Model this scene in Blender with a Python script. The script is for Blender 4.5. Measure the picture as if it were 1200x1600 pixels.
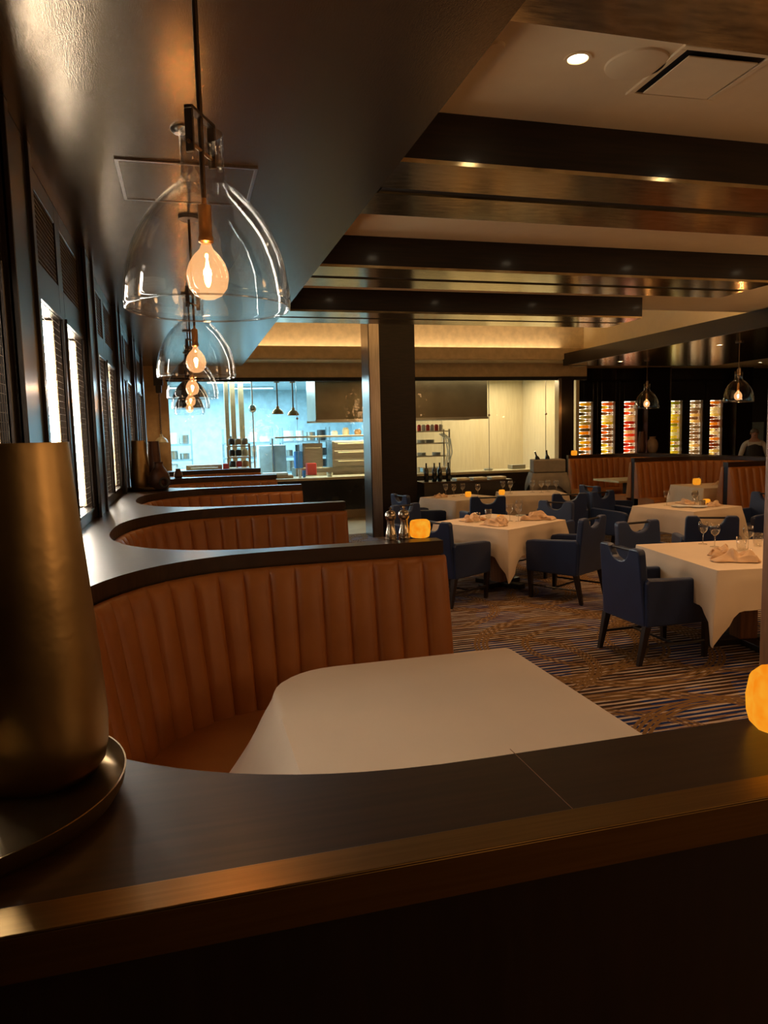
import bpy, bmesh, math, random
from mathutils import Vector, Matrix, noise
C = bpy.context.scene.collection
S = bpy.context.scene
PI = math.pi
random.seed(7)
for _o in list(bpy.data.objects): bpy.data.objects.remove(_o)

# ---------------------------------------------------------------- camera
cam_d = bpy.data.cameras.new('camera'); cam = bpy.data.objects.new('camera', cam_d); C.objects.link(cam)
cam_d.sensor_fit = 'HORIZONTAL'; cam_d.sensor_width = 36.0; cam_d.lens = 1136.0/1200.0*36.0
cam_d.clip_start = 0.02; cam_d.clip_end = 100
_R = Matrix(((0.9647660196, 0.0510999091, -0.2580994512),
             (-0.2620145697, 0.0971989533, -0.9601566168),
             (-0.0239769194, 0.9939522940, 0.1071631680)))
cam.matrix_world = Matrix.Translation((0, 0, 1.65)) @ _R.to_4x4()
S.camera = cam

# ---------------------------------------------------------------- world, exposure
S.view_settings.view_transform = 'Standard'; S.view_settings.look = 'None'
S.view_settings.gamma = 1; S.view_settings.use_curve_mapping = False
S.view_settings.exposure = -0.2
w = bpy.data.worlds.new('World'); S.world = w; w.use_nodes = True
w.node_tree.nodes['Background'].inputs[0].default_value = (1.0, 0.62, 0.35, 1)
w.node_tree.nodes['Background'].inputs[1].default_value = 0.03

PEND_W = 7.0        # filament emission (radiance) scale is set in the bulb builder
DOWN_W = 72.0       # watts of one recessed downlight
WARM = (1.0, 0.56, 0.25)
COOL = (0.50, 0.80, 1.0)

def light(name, kind, loc, power, color, size=0.1, size_y=None, rot=(0, 0, 0), spot=None, blend=0.5):
    d = bpy.data.lights.new(name, kind); d.energy = power; d.color = color
    if kind == 'AREA':
        d.size = size
        if size_y: d.shape = 'RECTANGLE'; d.size_y = size_y
    else: d.shadow_soft_size = size
    if kind == 'SPOT': d.spot_size = spot; d.spot_blend = blend
    o = bpy.data.objects.new(name, d); C.objects.link(o); o.location = loc; o.rotation_euler = rot
    return o
# the open kitchen's own ceiling fittings (cool on the left, warm over the cooking line)
light('kitchen_cool_light', 'AREA', (0.6, 17.2, 2.84), 800, COOL, 4.2, 3.6)
light('kitchen_warm_light', 'AREA', (6.2, 15.6, 2.84), 165, (1.0, 0.82, 0.52), 3.2, 1.6)
light('pass_light', 'AREA', (3.3, 14.9, 1.9), 30, (1.0, 0.85, 0.5), 1.4, 0.3)
# cove light strip above the kitchen front
light('cove_light', 'AREA', (4.4, 13.51, 3.08), 42, (1.0, 0.76, 0.44), 7.0, 0.14, (PI, 0, 0))
light('tray_fill_strip', 'AREA', (4.4, 8.75, 3.25), 40, (1.0, 0.70, 0.38), 6.4, 0.10, (PI, 0, 0))  # added fill strip, hidden above the far beam, bounces light onto the fascia
light('kitchen_end_fill', 'SPOT', (-.30, 12.9, 2.9), 26, (1.0, 0.66, 0.34), 0.04, spot=math.radians(120))  # fill spot without a fitting, added to warm the far left wall
# unseen fill points added behind the camera and to its right, brightening the room
light('rear_fill_light', 'POINT', (1.2, -1.4, 2.0), 9, WARM, 0.35)
light('rear_fill_light', 'POINT', (2.9, -0.5, 1.9), 48, WARM, 0.35)
light('side_fill_light', 'POINT', (6.6, 1.0, 2.4), 95, WARM, 0.35)
light('side_fill_light', 'POINT', (7.0, 5.4, 2.45), 55, WARM, 0.3)

# ---------------------------------------------------------------- materials
def lin(c): return tuple((x/12.92 if x <= .04045 else ((x+.055)/1.055)**2.4) for x in c)
def mat(name, col, rough=.5, metal=0., col2=None, scale=(1, 1, 1), nscale=8, detail=4, ramp=(.35, .65), bump=0., bscale=None,
        spec=.5, coat=0., coat_r=.1, emit=None, estr=0., sheen=0., rough2=None, trans=0., aniso=0.):
    m = bpy.data.materials.new(name); m.use_nodes = True
    nt = m.node_tree; N = nt.nodes; L = nt.links; b = N['Principled BSDF']
    b.inputs['Base Color'].default_value = (*col, 1); b.inputs['Roughness'].default_value = rough
    b.inputs['Metallic'].default_value = metal; b.inputs['Specular IOR Level'].default_value = spec
    b.inputs['Coat Weight'].default_value = coat; b.inputs['Coat Roughness'].default_value = coat_r
    b.inputs['Sheen Weight'].default_value = sheen; b.inputs['Transmission Weight'].default_value = trans
    b.inputs['Anisotropic'].default_value = aniso
    if emit: b.inputs['Emission Color'].default_value = (*emit, 1); b.inputs['Emission Strength'].default_value = estr
    tc = N.new('ShaderNodeTexCoord'); mp = N.new('ShaderNodeMapping'); mp.inputs['Scale'].default_value = scale
    L.new(tc.outputs['Object'], mp.inputs[0])
    nz = N.new('ShaderNodeTexNoise'); nz.inputs['Scale'].default_value = nscale; nz.inputs['Detail'].default_value = detail
    L.new(mp.outputs[0], nz.inputs['Vector'])
    if col2 is None: col2 = tuple(x*.82 for x in col)
    r = N.new('ShaderNodeValToRGB'); r.color_ramp.elements[0].position = ramp[0]; r.color_ramp.elements[1].position = ramp[1]
    r.color_ramp.elements[0].color = (*col2, 1); r.color_ramp.elements[1].color = (*col, 1)
    L.new(nz.outputs['Fac'], r.inputs[0]); L.new(r.outputs[0], b.inputs['Base Color'])
    if rough2 is not None:
        mr = N.new('ShaderNodeMapRange'); mr.inputs['To Min'].default_value = rough; mr.inputs['To Max'].default_value = rough2
        L.new(nz.outputs['Fac'], mr.inputs['Value']); L.new(mr.outputs[0], b.inputs['Roughness'])
    if bump:
        bp = N.new('ShaderNodeBump'); bp.inputs['Strength'].default_value = bump; bp.inputs['Distance'].default_value = .01
        n2 = nz
        if bscale:
            n2 = N.new('ShaderNodeTexNoise'); n2.inputs['Scale'].default_value = bscale; L.new(mp.outputs[0], n2.inputs['Vector'])
        L.new(n2.outputs['Fac'], bp.inputs['Height']); L.new(bp.outputs[0], b.inputs['Normal'])
    return m
def emis(name, col, st, noise_scale=None, col2=None):
    m = bpy.data.materials.new(name); m.use_nodes = True; nt = m.node_tree; N = nt.nodes; L = nt.links
    N.remove(N['Principled BSDF']); e = N.new('ShaderNodeEmission'); e.inputs[0].default_value = (*col, 1); e.inputs[1].default_value = st
    if noise_scale:
        tc = N.new('ShaderNodeTexCoord'); nz = N.new('ShaderNodeTexNoise'); nz.inputs['Scale'].default_value = noise_scale
        L.new(tc.outputs['Object'], nz.inputs['Vector']); r = N.new('ShaderNodeValToRGB')
        r.color_ramp.elements[0].position = .35; r.color_ramp.elements[1].position = .7
        r.color_ramp.elements[0].color = (*col2, 1); r.color_ramp.elements[1].color = (*col, 1)
        L.new(nz.outputs['Fac'], r.inputs[0]); L.new(r.outputs[0], e.inputs[0])
    L.new(e.outputs[0], N['Material Output'].inputs[0]); return m
def glass(name, tint=(1, 1, 1), ior=1.5, rough=.02, gloss=1.0, base=0.02):
    """thin clear glass: straight-through light plus a Fresnel reflection"""
    m = bpy.data.materials.new(name); m.use_nodes = True; nt = m.node_tree; N = nt.nodes; L = nt.links
    N.remove(N['Principled BSDF'])
    t = N.new('ShaderNodeBsdfTransparent'); t.inputs[0].default_value = (*tint, 1)
    g = N.new('ShaderNodeBsdfGlossy'); g.inputs['Roughness'].default_value = rough; g.inputs[0].default_value = (.95, .95, .95, 1)
    f = N.new('ShaderNodeLayerWeight'); f.inputs['Blend'].default_value = .5
    pw = N.new('ShaderNodeMath'); pw.operation = 'POWER'; pw.inputs[1].default_value = 3.2; L.new(f.outputs['Facing'], pw.inputs[0])
    ma = N.new('ShaderNodeMath'); ma.operation = 'MULTIPLY_ADD'; ma.inputs[1].default_value = gloss; ma.inputs[2].default_value = base
    ma.use_clamp = True; L.new(pw.outputs[0], ma.inputs[0])
    tc = N.new('ShaderNodeTexCoord'); nz = N.new('ShaderNodeTexNoise'); nz.inputs['Scale'].default_value = 6
    bp = N.new('ShaderNodeBump'); bp.inputs['Strength'].default_value = .25; bp.inputs['Distance'].default_value = .02
    L.new(tc.outputs['Object'], nz.inputs['Vector']); L.new(nz.outputs['Fac'], bp.inputs['Height']); L.new(bp.outputs[0], g.inputs['Normal'])
    mx = N.new('ShaderNodeMixShader'); L.new(ma.outputs[0], mx.inputs[0]); L.new(t.outputs[0], mx.inputs[1]); L.new(g.outputs[0], mx.inputs[2])
    L.new(mx.outputs[0], N['Material Output'].inputs[0]); return m

M = {}
WD = dict(scale=(1, 1, 14), nscale=5, detail=6)
M['wood'] = mat('dark_wood_panel', (.014, .0075, .005), .32, col2=(.008, .0045, .003), scale=(12, 12, 1), nscale=4, coat=.3, coat_r=.16)
M['wood_x'] = mat('dark_wood_beam', (.015, .0075, .004), .36, col2=(.006, .003, .002), scale=(.8, 14, 14), nscale=4, coat=.25, coat_r=.13, spec=.3)
M['ledge'] = mat('ledge_veneer', (.040, .019, .008), .36, col2=(.024, .011, .005), scale=(.8, 16, 4), nscale=4, detail=6, coat=.08, coat_r=.25, spec=.35)
M['brownwood'] = mat('column_veneer', (.016, .0075, .0045), .4, col2=(.008, .004, .0025), scale=(2, 2, 26), nscale=3, spec=.25)
M['postwood'] = mat('post_wood', (.26, .11, .04), .4, col2=(.16, .065, .025), scale=(12, 12, .8), nscale=4)
M['steelwrap'] = mat('brushed_bronze', (.42, .36, .31), .28, 1., col2=(.30, .25, .21), scale=(30, 30, .6), nscale=6)
M['soffit'] = mat('lacquered_ceiling', (.026, .018, .011), .20, 0., col2=(.018, .012, .007), scale=(9, 2.5, 3), nscale=5, detail=8, bump=.06, bscale=26, rough2=.26)
M['soffit'].node_tree.nodes['Principled BSDF'].inputs['IOR'].default_value = 2.5
M['soffit'].node_tree.nodes['Principled BSDF'].inputs['Specular Tint'].default_value = (1.0, .78, .52, 1)
M['gold'] = mat('gold_leaf_underside', (.66, .54, .33), .11, .95, col2=(.48, .38, .21), scale=(3, 9, 3), nscale=3, detail=6, bump=.04, rough2=.19)
M['cream'] = mat('cream_ceiling', (.86, .71, .46), .75, col2=(.83, .68, .44))
M['cove'] = mat('cove_paint', (.74, .60, .40), .7)
M['tan'] = mat('tan_fascia', (.60, .45, .26), .7)
M['black'] = mat('black_gap', (.006, .005, .004), .7)
M['leather'] = mat('tan_leather', (.34, .118, .022), .42, col2=(.29, .096, .017), nscale=5, bump=.06, bscale=140, spec=.45)
M['cloth'] = mat('white_tablecloth', (.72, .575, .42), .85, col2=(.69, .55, .40), nscale=3, bump=.03, bscale=260)
M['napkin'] = mat('peach_napkin', (.72, .50, .31), .85, col2=(.62, .41, .25), nscale=9, bump=.1, bscale=120)
M['navy'] = mat('navy_leather', (.006, .021, .082), .42, col2=(.004, .015, .060), nscale=6, bump=.05, bscale=90, sheen=.1)
M['leg'] = mat('dark_stained_leg', (.018, .010, .007), .4, col2=(.010, .006, .004), scale=(10, 10, 1))
M['brass'] = mat('aged_brass', (.40, .27, .12), .33, 1., col2=(.26, .17, .07), nscale=5, detail=8, bump=.06, bscale=30, rough2=.42, aniso=.4)
M['brasstrim'] = mat('satin_brass_trim', (.31, .19, .065), .34, 1., col2=(.26, .16, .055), scale=(1, 30, 30), nscale=5)
M['bulbbrass'] = mat('pendant_brass', (.55, .30, .12), .35, 1.)
M['bronze'] = mat('pendant_bronze', (.13, .085, .05), .35, .9)
M['copper'] = mat('dark_copper_clay', (.10, .045, .025), .45, .4, nscale=12, bump=.4)
M['clay'] = mat('pale_clay', (.30, .21, .14), .7, nscale=12, bump=.3)
M['steel'] = mat('stainless_steel', (.55, .53, .47), .3, 1., col2=(.46, .44, .38), scale=(1, 1, 9), nscale=4)
M['steeldark'] = mat('dark_brushed_hood', (.26, .22, .15), .32, .85, col2=(.20, .165, .11), nscale=2)
M['chrome'] = mat('mill_steel', (.55, .48, .38), .22, 1.)
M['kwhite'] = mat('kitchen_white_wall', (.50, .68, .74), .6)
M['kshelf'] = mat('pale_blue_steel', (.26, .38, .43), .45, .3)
M['kyellow'] = mat('kitchen_warm_panel', (.74, .63, .42), .55, col2=(.67, .56, .36), scale=(5, 5, .5), nscale=5)
M['warmwall'] = mat('warm_wall', (.62, .40, .19), .7)
M['marble'] = mat('dark_marble', (.030, .024, .018), .25, col2=(.012, .010, .008), nscale=3, detail=9, ramp=(.45, .62), coat=.3)
M['counter'] = mat('pale_counter', (.66, .58, .38), .35)
M['tile'] = mat('stone_tile', (.36, .28, .18), .45, col2=(.28, .21, .13), nscale=2)
M['red'] = mat('red_plastic', (.6, .06, .05), .4)
M['blue'] = mat('blue_plastic', (.05, .22, .62), .4)
M['paper'] = mat('white_box', (.75, .75, .72), .6)
M['darkitem'] = mat('dark_item', (.03, .025, .02), .5)
M['board'] = mat('wood_board', (.45, .27, .13), .5, scale=(1, 12, 12))
M['greycloth'] = mat('grey_cloth', (.24, .20, .15), .85)
M['bottleglass'] = mat('dark_green_bottle', (.012, .016, .010), .12, coat=.5)
M['glass'] = glass('pendant_glass', (.97, .96, .95), gloss=.75, base=.03)
M['pane'] = glass('kitchen_pane', (.97, .98, .96), gloss=.35, base=.012, rough=.0)
M['tumbler'] = glass('drinking_glass', (.96, .95, .93), gloss=.9, base=.06)
M['rimglass'] = glass('shade_rim_glass', (.9, .9, .9), gloss=.6, base=.28)
M['bulbglass'] = glass('bulb_glass', (1.0, .86, .70), gloss=.6, base=.05)
_nt = M['bulbglass'].node_tree; _e = _nt.nodes.new('ShaderNodeEmission'); _e.inputs[0].default_value = (1, .52, .22, 1); _e.inputs[1].default_value = .55  # bulb's glare put in as faint emission over the clear glass
_a = _nt.nodes.new('ShaderNodeAddShader'); _o = _nt.nodes['Material Output']; _nt.links.new(_o.inputs[0].links[0].from_socket, _a.inputs[0]); _nt.links.new(_e.outputs[0], _a.inputs[1]); _nt.links.new(_a.outputs[0], _o.inputs[0])
M['filament'] = emis('lit_filament', (1.0, .47, .14), 600)
M['lens'] = emis('downlight_lens', (1.0, .78, .50), 14)
M['led'] = emis('led_strip', (1.0, .90, .76), 80)
M['nicheback'] = emis('backlit_panel', (1.0, .90, .72), .8)
M['wineback'] = emis('wine_backlight', (1.0, .84, .60), 3.2)
M['winestrip'] = emis('wine_strip', (1.0, .72, .40), 3.0)
M['amber'] = emis('lit_amber_candle', (1.0, .44, .03), 1.05, 26, (1.0, .27, .008))
M['flame'] = emis('candle_flame', (1.0, .62, .15), 7)
M['ktube'] = emis('kitchen_tube', (.8, .97, 1.0), 4.5)
M['skin'] = mat('skin', (.42, .22, .15), .55)
M['shirt'] = mat('white_shirt', (.6, .57, .52), .8)
M['vest'] = mat('black_vest', (.02, .018, .018), .7)
M['greyhair'] = mat('grey_hair', (.16, .14, .12), .7)

def carpet():
    m = bpy.data.materials.new('patterned_carpet'); m.use_nodes = True; nt = m.node_tree; N = nt.nodes; L = nt.links
    b = N['Principled BSDF']; b.inputs['Roughness'].default_value = .95; b.inputs['Specular IOR Level'].default_value = .1
    tc = N.new('ShaderNodeTexCoord'); sp = N.new('ShaderNodeSeparateXYZ'); L.new(tc.outputs['Object'], sp.inputs[0])
    X, Y = sp.outputs[0], sp.outputs[1]
    def mth(op, a, bb=None, c=None, clamp=False):
        n = N.new('ShaderNodeMath'); n.operation = op; n.use_clamp = clamp
        for i, v in enumerate((a, bb, c)):
            if v is None: continue
            if isinstance(v, (int, float)): n.inputs[i].default_value = v
            else: L.new(v, n.inputs[i])
        return n.outputs[0]
    def nz(scale, vec=None, det=2):
        n = N.new('ShaderNodeTexNoise'); n.inputs['Scale'].default_value = scale; n.inputs['Detail'].default_value = det
        L.new(vec or tc.outputs['Object'], n.inputs['Vector']); return n.outputs['Fac']
    def mixc(f, a, c):
        n = N.new('ShaderNodeMixRGB')
        if isinstance(f, float): n.inputs[0].default_value = f
        else: L.new(f, n.inputs[0])
        for i, v in ((1, a), (2, c)):
            if isinstance(v, tuple): n.inputs[i].default_value = (*v, 1)
            else: L.new(v, n.inputs[i])
        return n.outputs[0]
    # broken stripes running across the room, pitch about 5 cm
    wob = mth('MULTIPLY_ADD', nz(1.3), .03, mth('MULTIPLY', Y, 1.0))
    st = mth('FRACT', mth('MULTIPLY', wob, 19.0))
    mp = N.new('ShaderNodeMapping'); mp.inputs['Scale'].default_value = (1.2, 19, 1); L.new(tc.outputs['Object'], mp.inputs[0])
    wid = mth('MULTIPLY_ADD', nz(1.0, mp.outputs[0]), .7, .08)
    stripe = mth('LESS_THAN', st, wid)
    tone = nz(2.1, mp.outputs[0])
    lightc = mixc(mth('GREATER_THAN', tone, .52), (.38, .30, .24), (.17, .09, .045))
    navy = mixc(mth('GREATER_THAN', nz(1.6), .52), (.030, .017, .013), (.010, .020, .080))
    base = mixc(stripe, navy, lightc)
    # arcs of golden braid: rings about the centres of repeating cells
    def ring(cell, ox, oy, r, wd):
        fx = mth('SUBTRACT', mth('FRACT', mth('ADD', mth('DIVIDE', X, cell), ox)), .5)
        fy = mth('SUBTRACT', mth('FRACT', mth('ADD', mth('DIVIDE', Y, cell), oy)), .5)
        d = mth('MULTIPLY', mth('SQRT', mth('ADD', mth('MULTIPLY', fx, fx), mth('MULTIPLY', fy, fy))), cell)
        e = mth('ABSOLUTE', mth('SUBTRACT', d, r))
        inside = mth('LESS_THAN', e, wd)
        strand = mth('GREATER_THAN', mth('FRACT', mth('MULTIPLY', e, 1/.028)), .25)
        return mth('MULTIPLY', inside, strand)
    rs = [ring(2.1, .1, .2, .86, .058), ring(2.1, .1, .2, .52, .03), ring(2.6, .6, .45, 1.12, .058), ring(1.7, .3, .75, .70, .044)]
    acc = rs[0]
    for q in rs[1:]: acc = mth('MAXIMUM', acc, q)
    gold = mixc(nz(40.0), (.20, .11, .038), (.12, .062, .022))
    col = mixc(acc, base, gold)
    L.new(col, b.inputs['Base Color'])
    bp = N.new('ShaderNodeBump'); bp.inputs['Strength'].default_value = .4; bp.inputs['Distance'].default_value = .004
    L.new(nz(220.0), bp.inputs['Height']); L.new(bp.outputs[0], b.inputs['Normal'])
    return m
M['carpet'] = carpet()

# ---------------------------------------------------------------- mesh helpers
class MB:
    def __init__(s): s.bm = bmesh.new()
    def box(s, x0, x1, y0, y1, z0, z1, mtx=None):
        vs = [s.bm.verts.new((x, y, z)) for z in (z0, z1) for x, y in ((x0, y0), (x1, y0), (x1, y1), (x0, y1))]
        if mtx is not None:
            for v in vs: v.co = mtx @ v.co
        for f in ((3, 2, 1, 0), (4, 5, 6, 7), (0, 1, 5, 4), (1, 2, 6, 5), (2, 3, 7, 6), (3, 0, 4, 7)): s.bm.faces.new([vs[i] for i in f])
        return s
    def frustum(s, x0, x1, y0, y1, z0, a0, a1, b0, b1, z1):
        vs = [s.bm.verts.new(p) for p in ((x0, y0, z0), (x1, y0, z0), (x1, y1, z0), (x0, y1, z0), (a0, b0, z1), (a1, b0, z1), (a1, b1, z1), (a0, b1, z1))]
        for f in ((3, 2, 1, 0), (4, 5, 6, 7), (0, 1, 5, 4), (1, 2, 6, 5), (2, 3, 7, 6), (3, 0, 4, 7)): s.bm.faces.new([vs[i] for i in f])
        return s
    def lathe(s, prof, c=(0, 0, 0), n=24, cap0=False, cap1=False, axis='z'):
        rings = []
        for r, z in prof:
            ring = []
            for i in range(n):
                a = 2*PI*i/n
                p = (r*math.cos(a), r*math.sin(a), z)
                if axis == 'x': p = (z, r*math.cos(a), r*math.sin(a))
                elif axis == 'y': p = (r*math.sin(a), z, r*math.cos(a))
                ring.append(s.bm.verts.new((c[0]+p[0], c[1]+p[1], c[2]+p[2])))
            rings.append(ring)
        for a, b in zip(rings, rings[1:]):
            for i in range(n): s.bm.faces.new((a[i], a[(i+1) % n], b[(i+1) % n], b[i]))
        if cap0: s.bm.faces.new(rings[0][::-1])
        if cap1: s.bm.faces.new(rings[-1])
        return s
    def tube(s, pts, r, n=8, r1=None):
        pts = [Vector(p) for p in pts]; rings = []
        for k, p in enumerate(pts):
            t = (pts[min(k+1, len(pts)-1)] - pts[max(k-1, 0)]).normalized()
            u = t.orthogonal().normalized() if k == 0 else (rings_u - t*rings_u.dot(t)).normalized()
            rings_u = u; v = t.cross(u)
            rr = r if r1 is None else r + (r1-r)*k/(len(pts)-1)
            rings.append([s.bm.verts.new(p + (u*math.cos(2*PI*i/n) + v*math.sin(2*PI*i/n))*rr) for i in range(n)])
        for a, b in zip(rings, rings[1:]):
            for i in range(n): s.bm.faces.new((a[i], a[(i+1) % n], b[(i+1) % n], b[i]))
        s.bm.faces.new(rings[0][::-1]); s.bm.faces.new(rings[-1])
        return s
    def ball(s, c, r, sc=(1, 1, 1), u=16, v=10):
        bmesh.ops.create_uvsphere(s.bm, u_segments=u, v_segments=v, radius=r, matrix=Matrix.Translation(c) @ Matrix.Diagonal((*sc, 1)))
        return s
    def prism(s, poly, y0, y1):
        """outline in the x-z plane, pushed from y0 to y1"""
        a = [s.bm.verts.new((x, y0, z)) for x, z in poly]; b = [s.bm.verts.new((x, y1, z)) for x, z in poly]
        n = len(poly)
        s.bm.faces.new(a); s.bm.faces.new(b[::-1])
        for i in range(n): s.bm.faces.new((a[i], b[i], b[(i+1) % n], a[(i+1) % n]))
        return s
    def loops(s, rows, close_u=False, cap=False, closed_v=False):
        g = [[s.bm.verts.new(p) for p in row] for row in rows]
        R = range(len(g)) if closed_v else range(len(g)-1)
        for j in R:
            a, b = g[j], g[(j+1) % len(g)]
            for i in range(len(a) if close_u else len(a)-1):
                k = (i+1) % len(a); s.bm.faces.new((a[i], a[k], b[k], b[i]))
        if cap: s.bm.faces.new(g[0][::-1]); s.bm.faces.new(g[-1])
        return s
    def build(s, name, m, parent=None, smooth=False, bevel=0., seg=2, loc=None, angle=35, sub=0, solid=0.):
        bmesh.ops.recalc_face_normals(s.bm, faces=s.bm.faces)
        me = bpy.data.meshes.new(name); s.bm.to_mesh(me); s.bm.free()
        o = bpy.data.objects.new(name, me); C.objects.link(o)
        if isinstance(m, str): m = M[m]
        me.materials.append(m)
        if smooth:
            for p in me.polygons: p.use_smooth = True
            if angle < 180: me.set_sharp_from_angle(angle=math.radians(angle))
        if solid: md = o.modifiers.new('solid', 'SOLIDIFY'); md.thickness = solid; md.offset = 0
        if bevel:
            md = o.modifiers.new('bevel', 'BEVEL'); md.width = bevel; md.segments = seg; md.limit_method = 'ANGLE'; md.angle_limit = math.radians(40)
        if sub: md = o.modifiers.new('sub', 'SUBSURF'); md.levels = sub; md.render_levels = sub
        if parent: o.parent = parent
        if loc: o.location = loc
        return o
def tag(o, label, cat, group=None, kind=None):
    if label: o['label'] = label
    if cat: o['category'] = cat
    if group: o['group'] = group
    if kind: o['kind'] = kind
    return o
def empty(name, loc=(0, 0, 0), rz=0.):
    o = bpy.data.objects.new(name, None); C.objects.link(o); o.location = loc; o.rotation_euler.z = rz
    o.empty_display_size = .1
    return o
def thing(name, label, cat, loc=(0, 0, 0), rz=0., group=None): return tag(empty(name, loc, rz), label, cat, group)
def struct(o): o['kind'] = 'structure'; return o
def dup(o, loc=None, rz=None, label=None, parent=None):
    c = o.copy(); C.objects.link(c)
    if parent: c.parent = parent
    for ch in o.children: dup(ch, parent=c)
    if loc is not None: c.location = loc
    if rz is not None: c.rotation_euler.z = rz
    if label: c['label'] = label
    return c

# ================================================================ THE SETTING
struct(MB().box(-.95, 16.5, -4, 11.75, -.05, 0).build('floor', 'carpet'))
struct(MB().box(-.95, 16.5, 11.75, 21, -.05, 0).build('floor', 'tile'))
# low cream ceiling over the beams, raised tray before the kitchen
struct(MB().box(.9, 8.1, -4, 8.42, 3.17, 3.25).box(1.0, 8.2, 8.42, 13.7, 3.95, 4.03).box(7.44, 16.5, 13.42, 17.1, 3.2, 3.28).build('ceiling', 'cream'))
# soffit over the left row of booths
struct(MB().box(-.95, 1.05, -4, 13.6, 2.93, 3.12).build('ceiling', 'soffit'))
struct(MB().box(1.0, 1.05, -4, 13.6, 3.12, 4.0).build('trim_1', 'cream'))
# soffit over the right row of booths, with a wood fascia on its edge
struct(MB().box(7.46, 11.0, 1.0, 13.42, 2.93, 3.1).build('ceiling', 'gold'))
struct(MB().box(7.42, 7.46, 1.0, 13.42, 2.925, 3.16).box(7.46, 11.0, 13.42, 13.46, 2.925, 3.16).build('trim_2', 'wood_x'))
struct(MB().box(8.0, 8.06, 8.0, 13.7, 3.1, 4.0).box(1.0, 8.06, 8.40, 8.46, 3.17, 4.0).build('trim_3', 'cream'))
# cove wall, its lip and the fascia over the kitchen opening
struct(MB().box(1.0, 8.06, 13.62, 13.68, 3.05, 4.0).build('wall_cove', 'cove'))
struct(MB().box(-.63, 8.0, 13.38, 13.42, 3.05, 3.27).box(-.63, 8.35, 13.42, 14.12, 3.03, 3.05).box(-.63, 8.35, 14.08, 14.16, 2.76, 3.03)
       .box(7.96, 8.0, 13.42, 14.1, 2.93, 3.27).build('trim_4', 'tan'))
struct(MB().box(-.3, 8.35, 14.06, 14.18, 2.69, 2.76).build('trim_5', 'black'))
struct(MB().box(-.9, -.27, 14.06, 14.16, 0, 3.03).build('wall_back', 'warmwall'))
struct(MB().box(-.95, -.88, 12.4, 14.06, 0, 3.0).build('wall_left', 'warmwall'))
# dark pier right of the kitchen opening, side wall and the wine wall
struct(MB().box(7.72, 8.02, 14.04, 14.24, 0, 2.76).build('wall_pier', 'wood'))
struct(MB().box(7.655, 7.72, 14.02, 14.2, .6, 2.72).build('trim_6', 'steelwrap'))
wall = MB()
XN = [9.86, 10.52, 11.19, 12.57, 13.22, 13.86]      # left edges of the six lit cabinets
cur = 8.3
for i, x in enumerate(XN):
    wall.box(cur, x, 17.0, 17.5, 0, 3.2); wall.box(x, x+.41, 17.0, 17.5, 2.345, 3.2); wall.box(x, x+.41, 17.0, 17.5, 0, .80); cur = x+.41
wall.box(cur, 16.5, 17.0, 17.5, 0, 3.2)
for x0, x1 in ((9.35, 9.72), (10.38, 10.44), (11.03, 11.12), (13.06, 13.14), (13.70, 13.78)): wall.box(x0, x1, 16.97, 17.0, .1, 2.9)
struct(wall.build('wall_wine', 'wood', bevel=.004))
struct(MB().box(9.3, 11.7, 16.9, 17.0, 2.86, 2.91).box(12.39, 14.46, 16.9, 17.0, 2.86, 2.91).build('trim_7', 'brownwood'))
struct(MB().box(11.7, 12.39, 16.7, 17.0, 0, 3.2).box(14.46, 14.98, 16.7, 17.0, 0, 3.2).build('trim_8', 'brownwood', bevel=.01))
struct(MB().box(12.35, 12.39, 16.69, 16.71, 0, 3.2).build('trim_9', 'steelwrap'))
struct(MB().box(16.4, 16.5, -4, 17, 0, 3.2).build('wall_right', 'wood'))
struct(MB().box(11.0, 16.5, -4, 13.46, 3.2, 3.28).build('ceiling', 'wood'))
# pale notice panel by the pier on the far right
tag(MB().box(15.25, 15.62, 16.97, 17.0, 1.15, 1.72).build('notice_board', 'kwhite', bevel=.004),
    'small pale rectangular panel on the dark wall above the standing person', 'panel')

# ---------------------------------------------------------------- left panelled wall with lit screened windows
wl = MB(); BAY = [1.35, 3.6, 5.85, 8.1, 10.35]
wl.box(-.95, -.645, -4, 12.3, 0, 1.14).box(-.95, -.88, -4, 12.3, 1.14, 2.93)
wl.box(-.95, -.6, -4, .85, 1.14, 2.93)
for y0 in BAY:
    wl.box(-.88, -.60, y0-.5, y0-.02, 1.12, 2.93)                # broad pilaster
    wl.box(-.615, -.585, y0-.50, y0-.44, 1.12, 2.93); wl.box(-.615, -.585, y0-.08, y0-.02, 1.12, 2.93)
    for a, b in ((y0-.02, y0+.12), (y0+.82, y0+.98), (y0+1.68, y0+1.77)): wl.box(-.88, -.63, a, b, 1.12, 2.93)
    for a, b in ((y0+.12, y0+.82), (y0+.98, y0+1.68)):
        wl.box(-.88, -.63, a, b, 2.32, 2.50); wl.box(-.88, -.63, a, b, 2.83, 2.93); wl.box(-.88, -.63, a, b, 1.12, 1.2)
        wl.box(-.645, -.62, a-.025, a, 1.2, 2.32); wl.box(-.645, -.62, b, b+.025, 1.2, 2.32); wl.box(-.645, -.62, a, b, 2.32, 2.345); wl.box(-.645, -.62, a, b, 1.18, 1.2)
wl.box(-.88, -.6, 12.1, 12.4, 0, 2.93)
struct(wl.build('wall_left', 'wood', bevel=.003, seg=1))
M['wire'] = mat('wire_mesh_metal', (.20, .16, .12), .4, .8)
def screen(w, z0, z1, step, r):
    g = MB(); n = int(w/step); k = int((z1-z0)/step)
    for i in range(n+1): g.box(-r, r, i*w/n-r, i*w/n+r, z0, z1)
    for j in range(k+1): z = z0+(z1-z0)*j/k; g.box(-r, r, 0, w, z-r, z+r)
    return g
wcount = 0; proto_w = None
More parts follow.
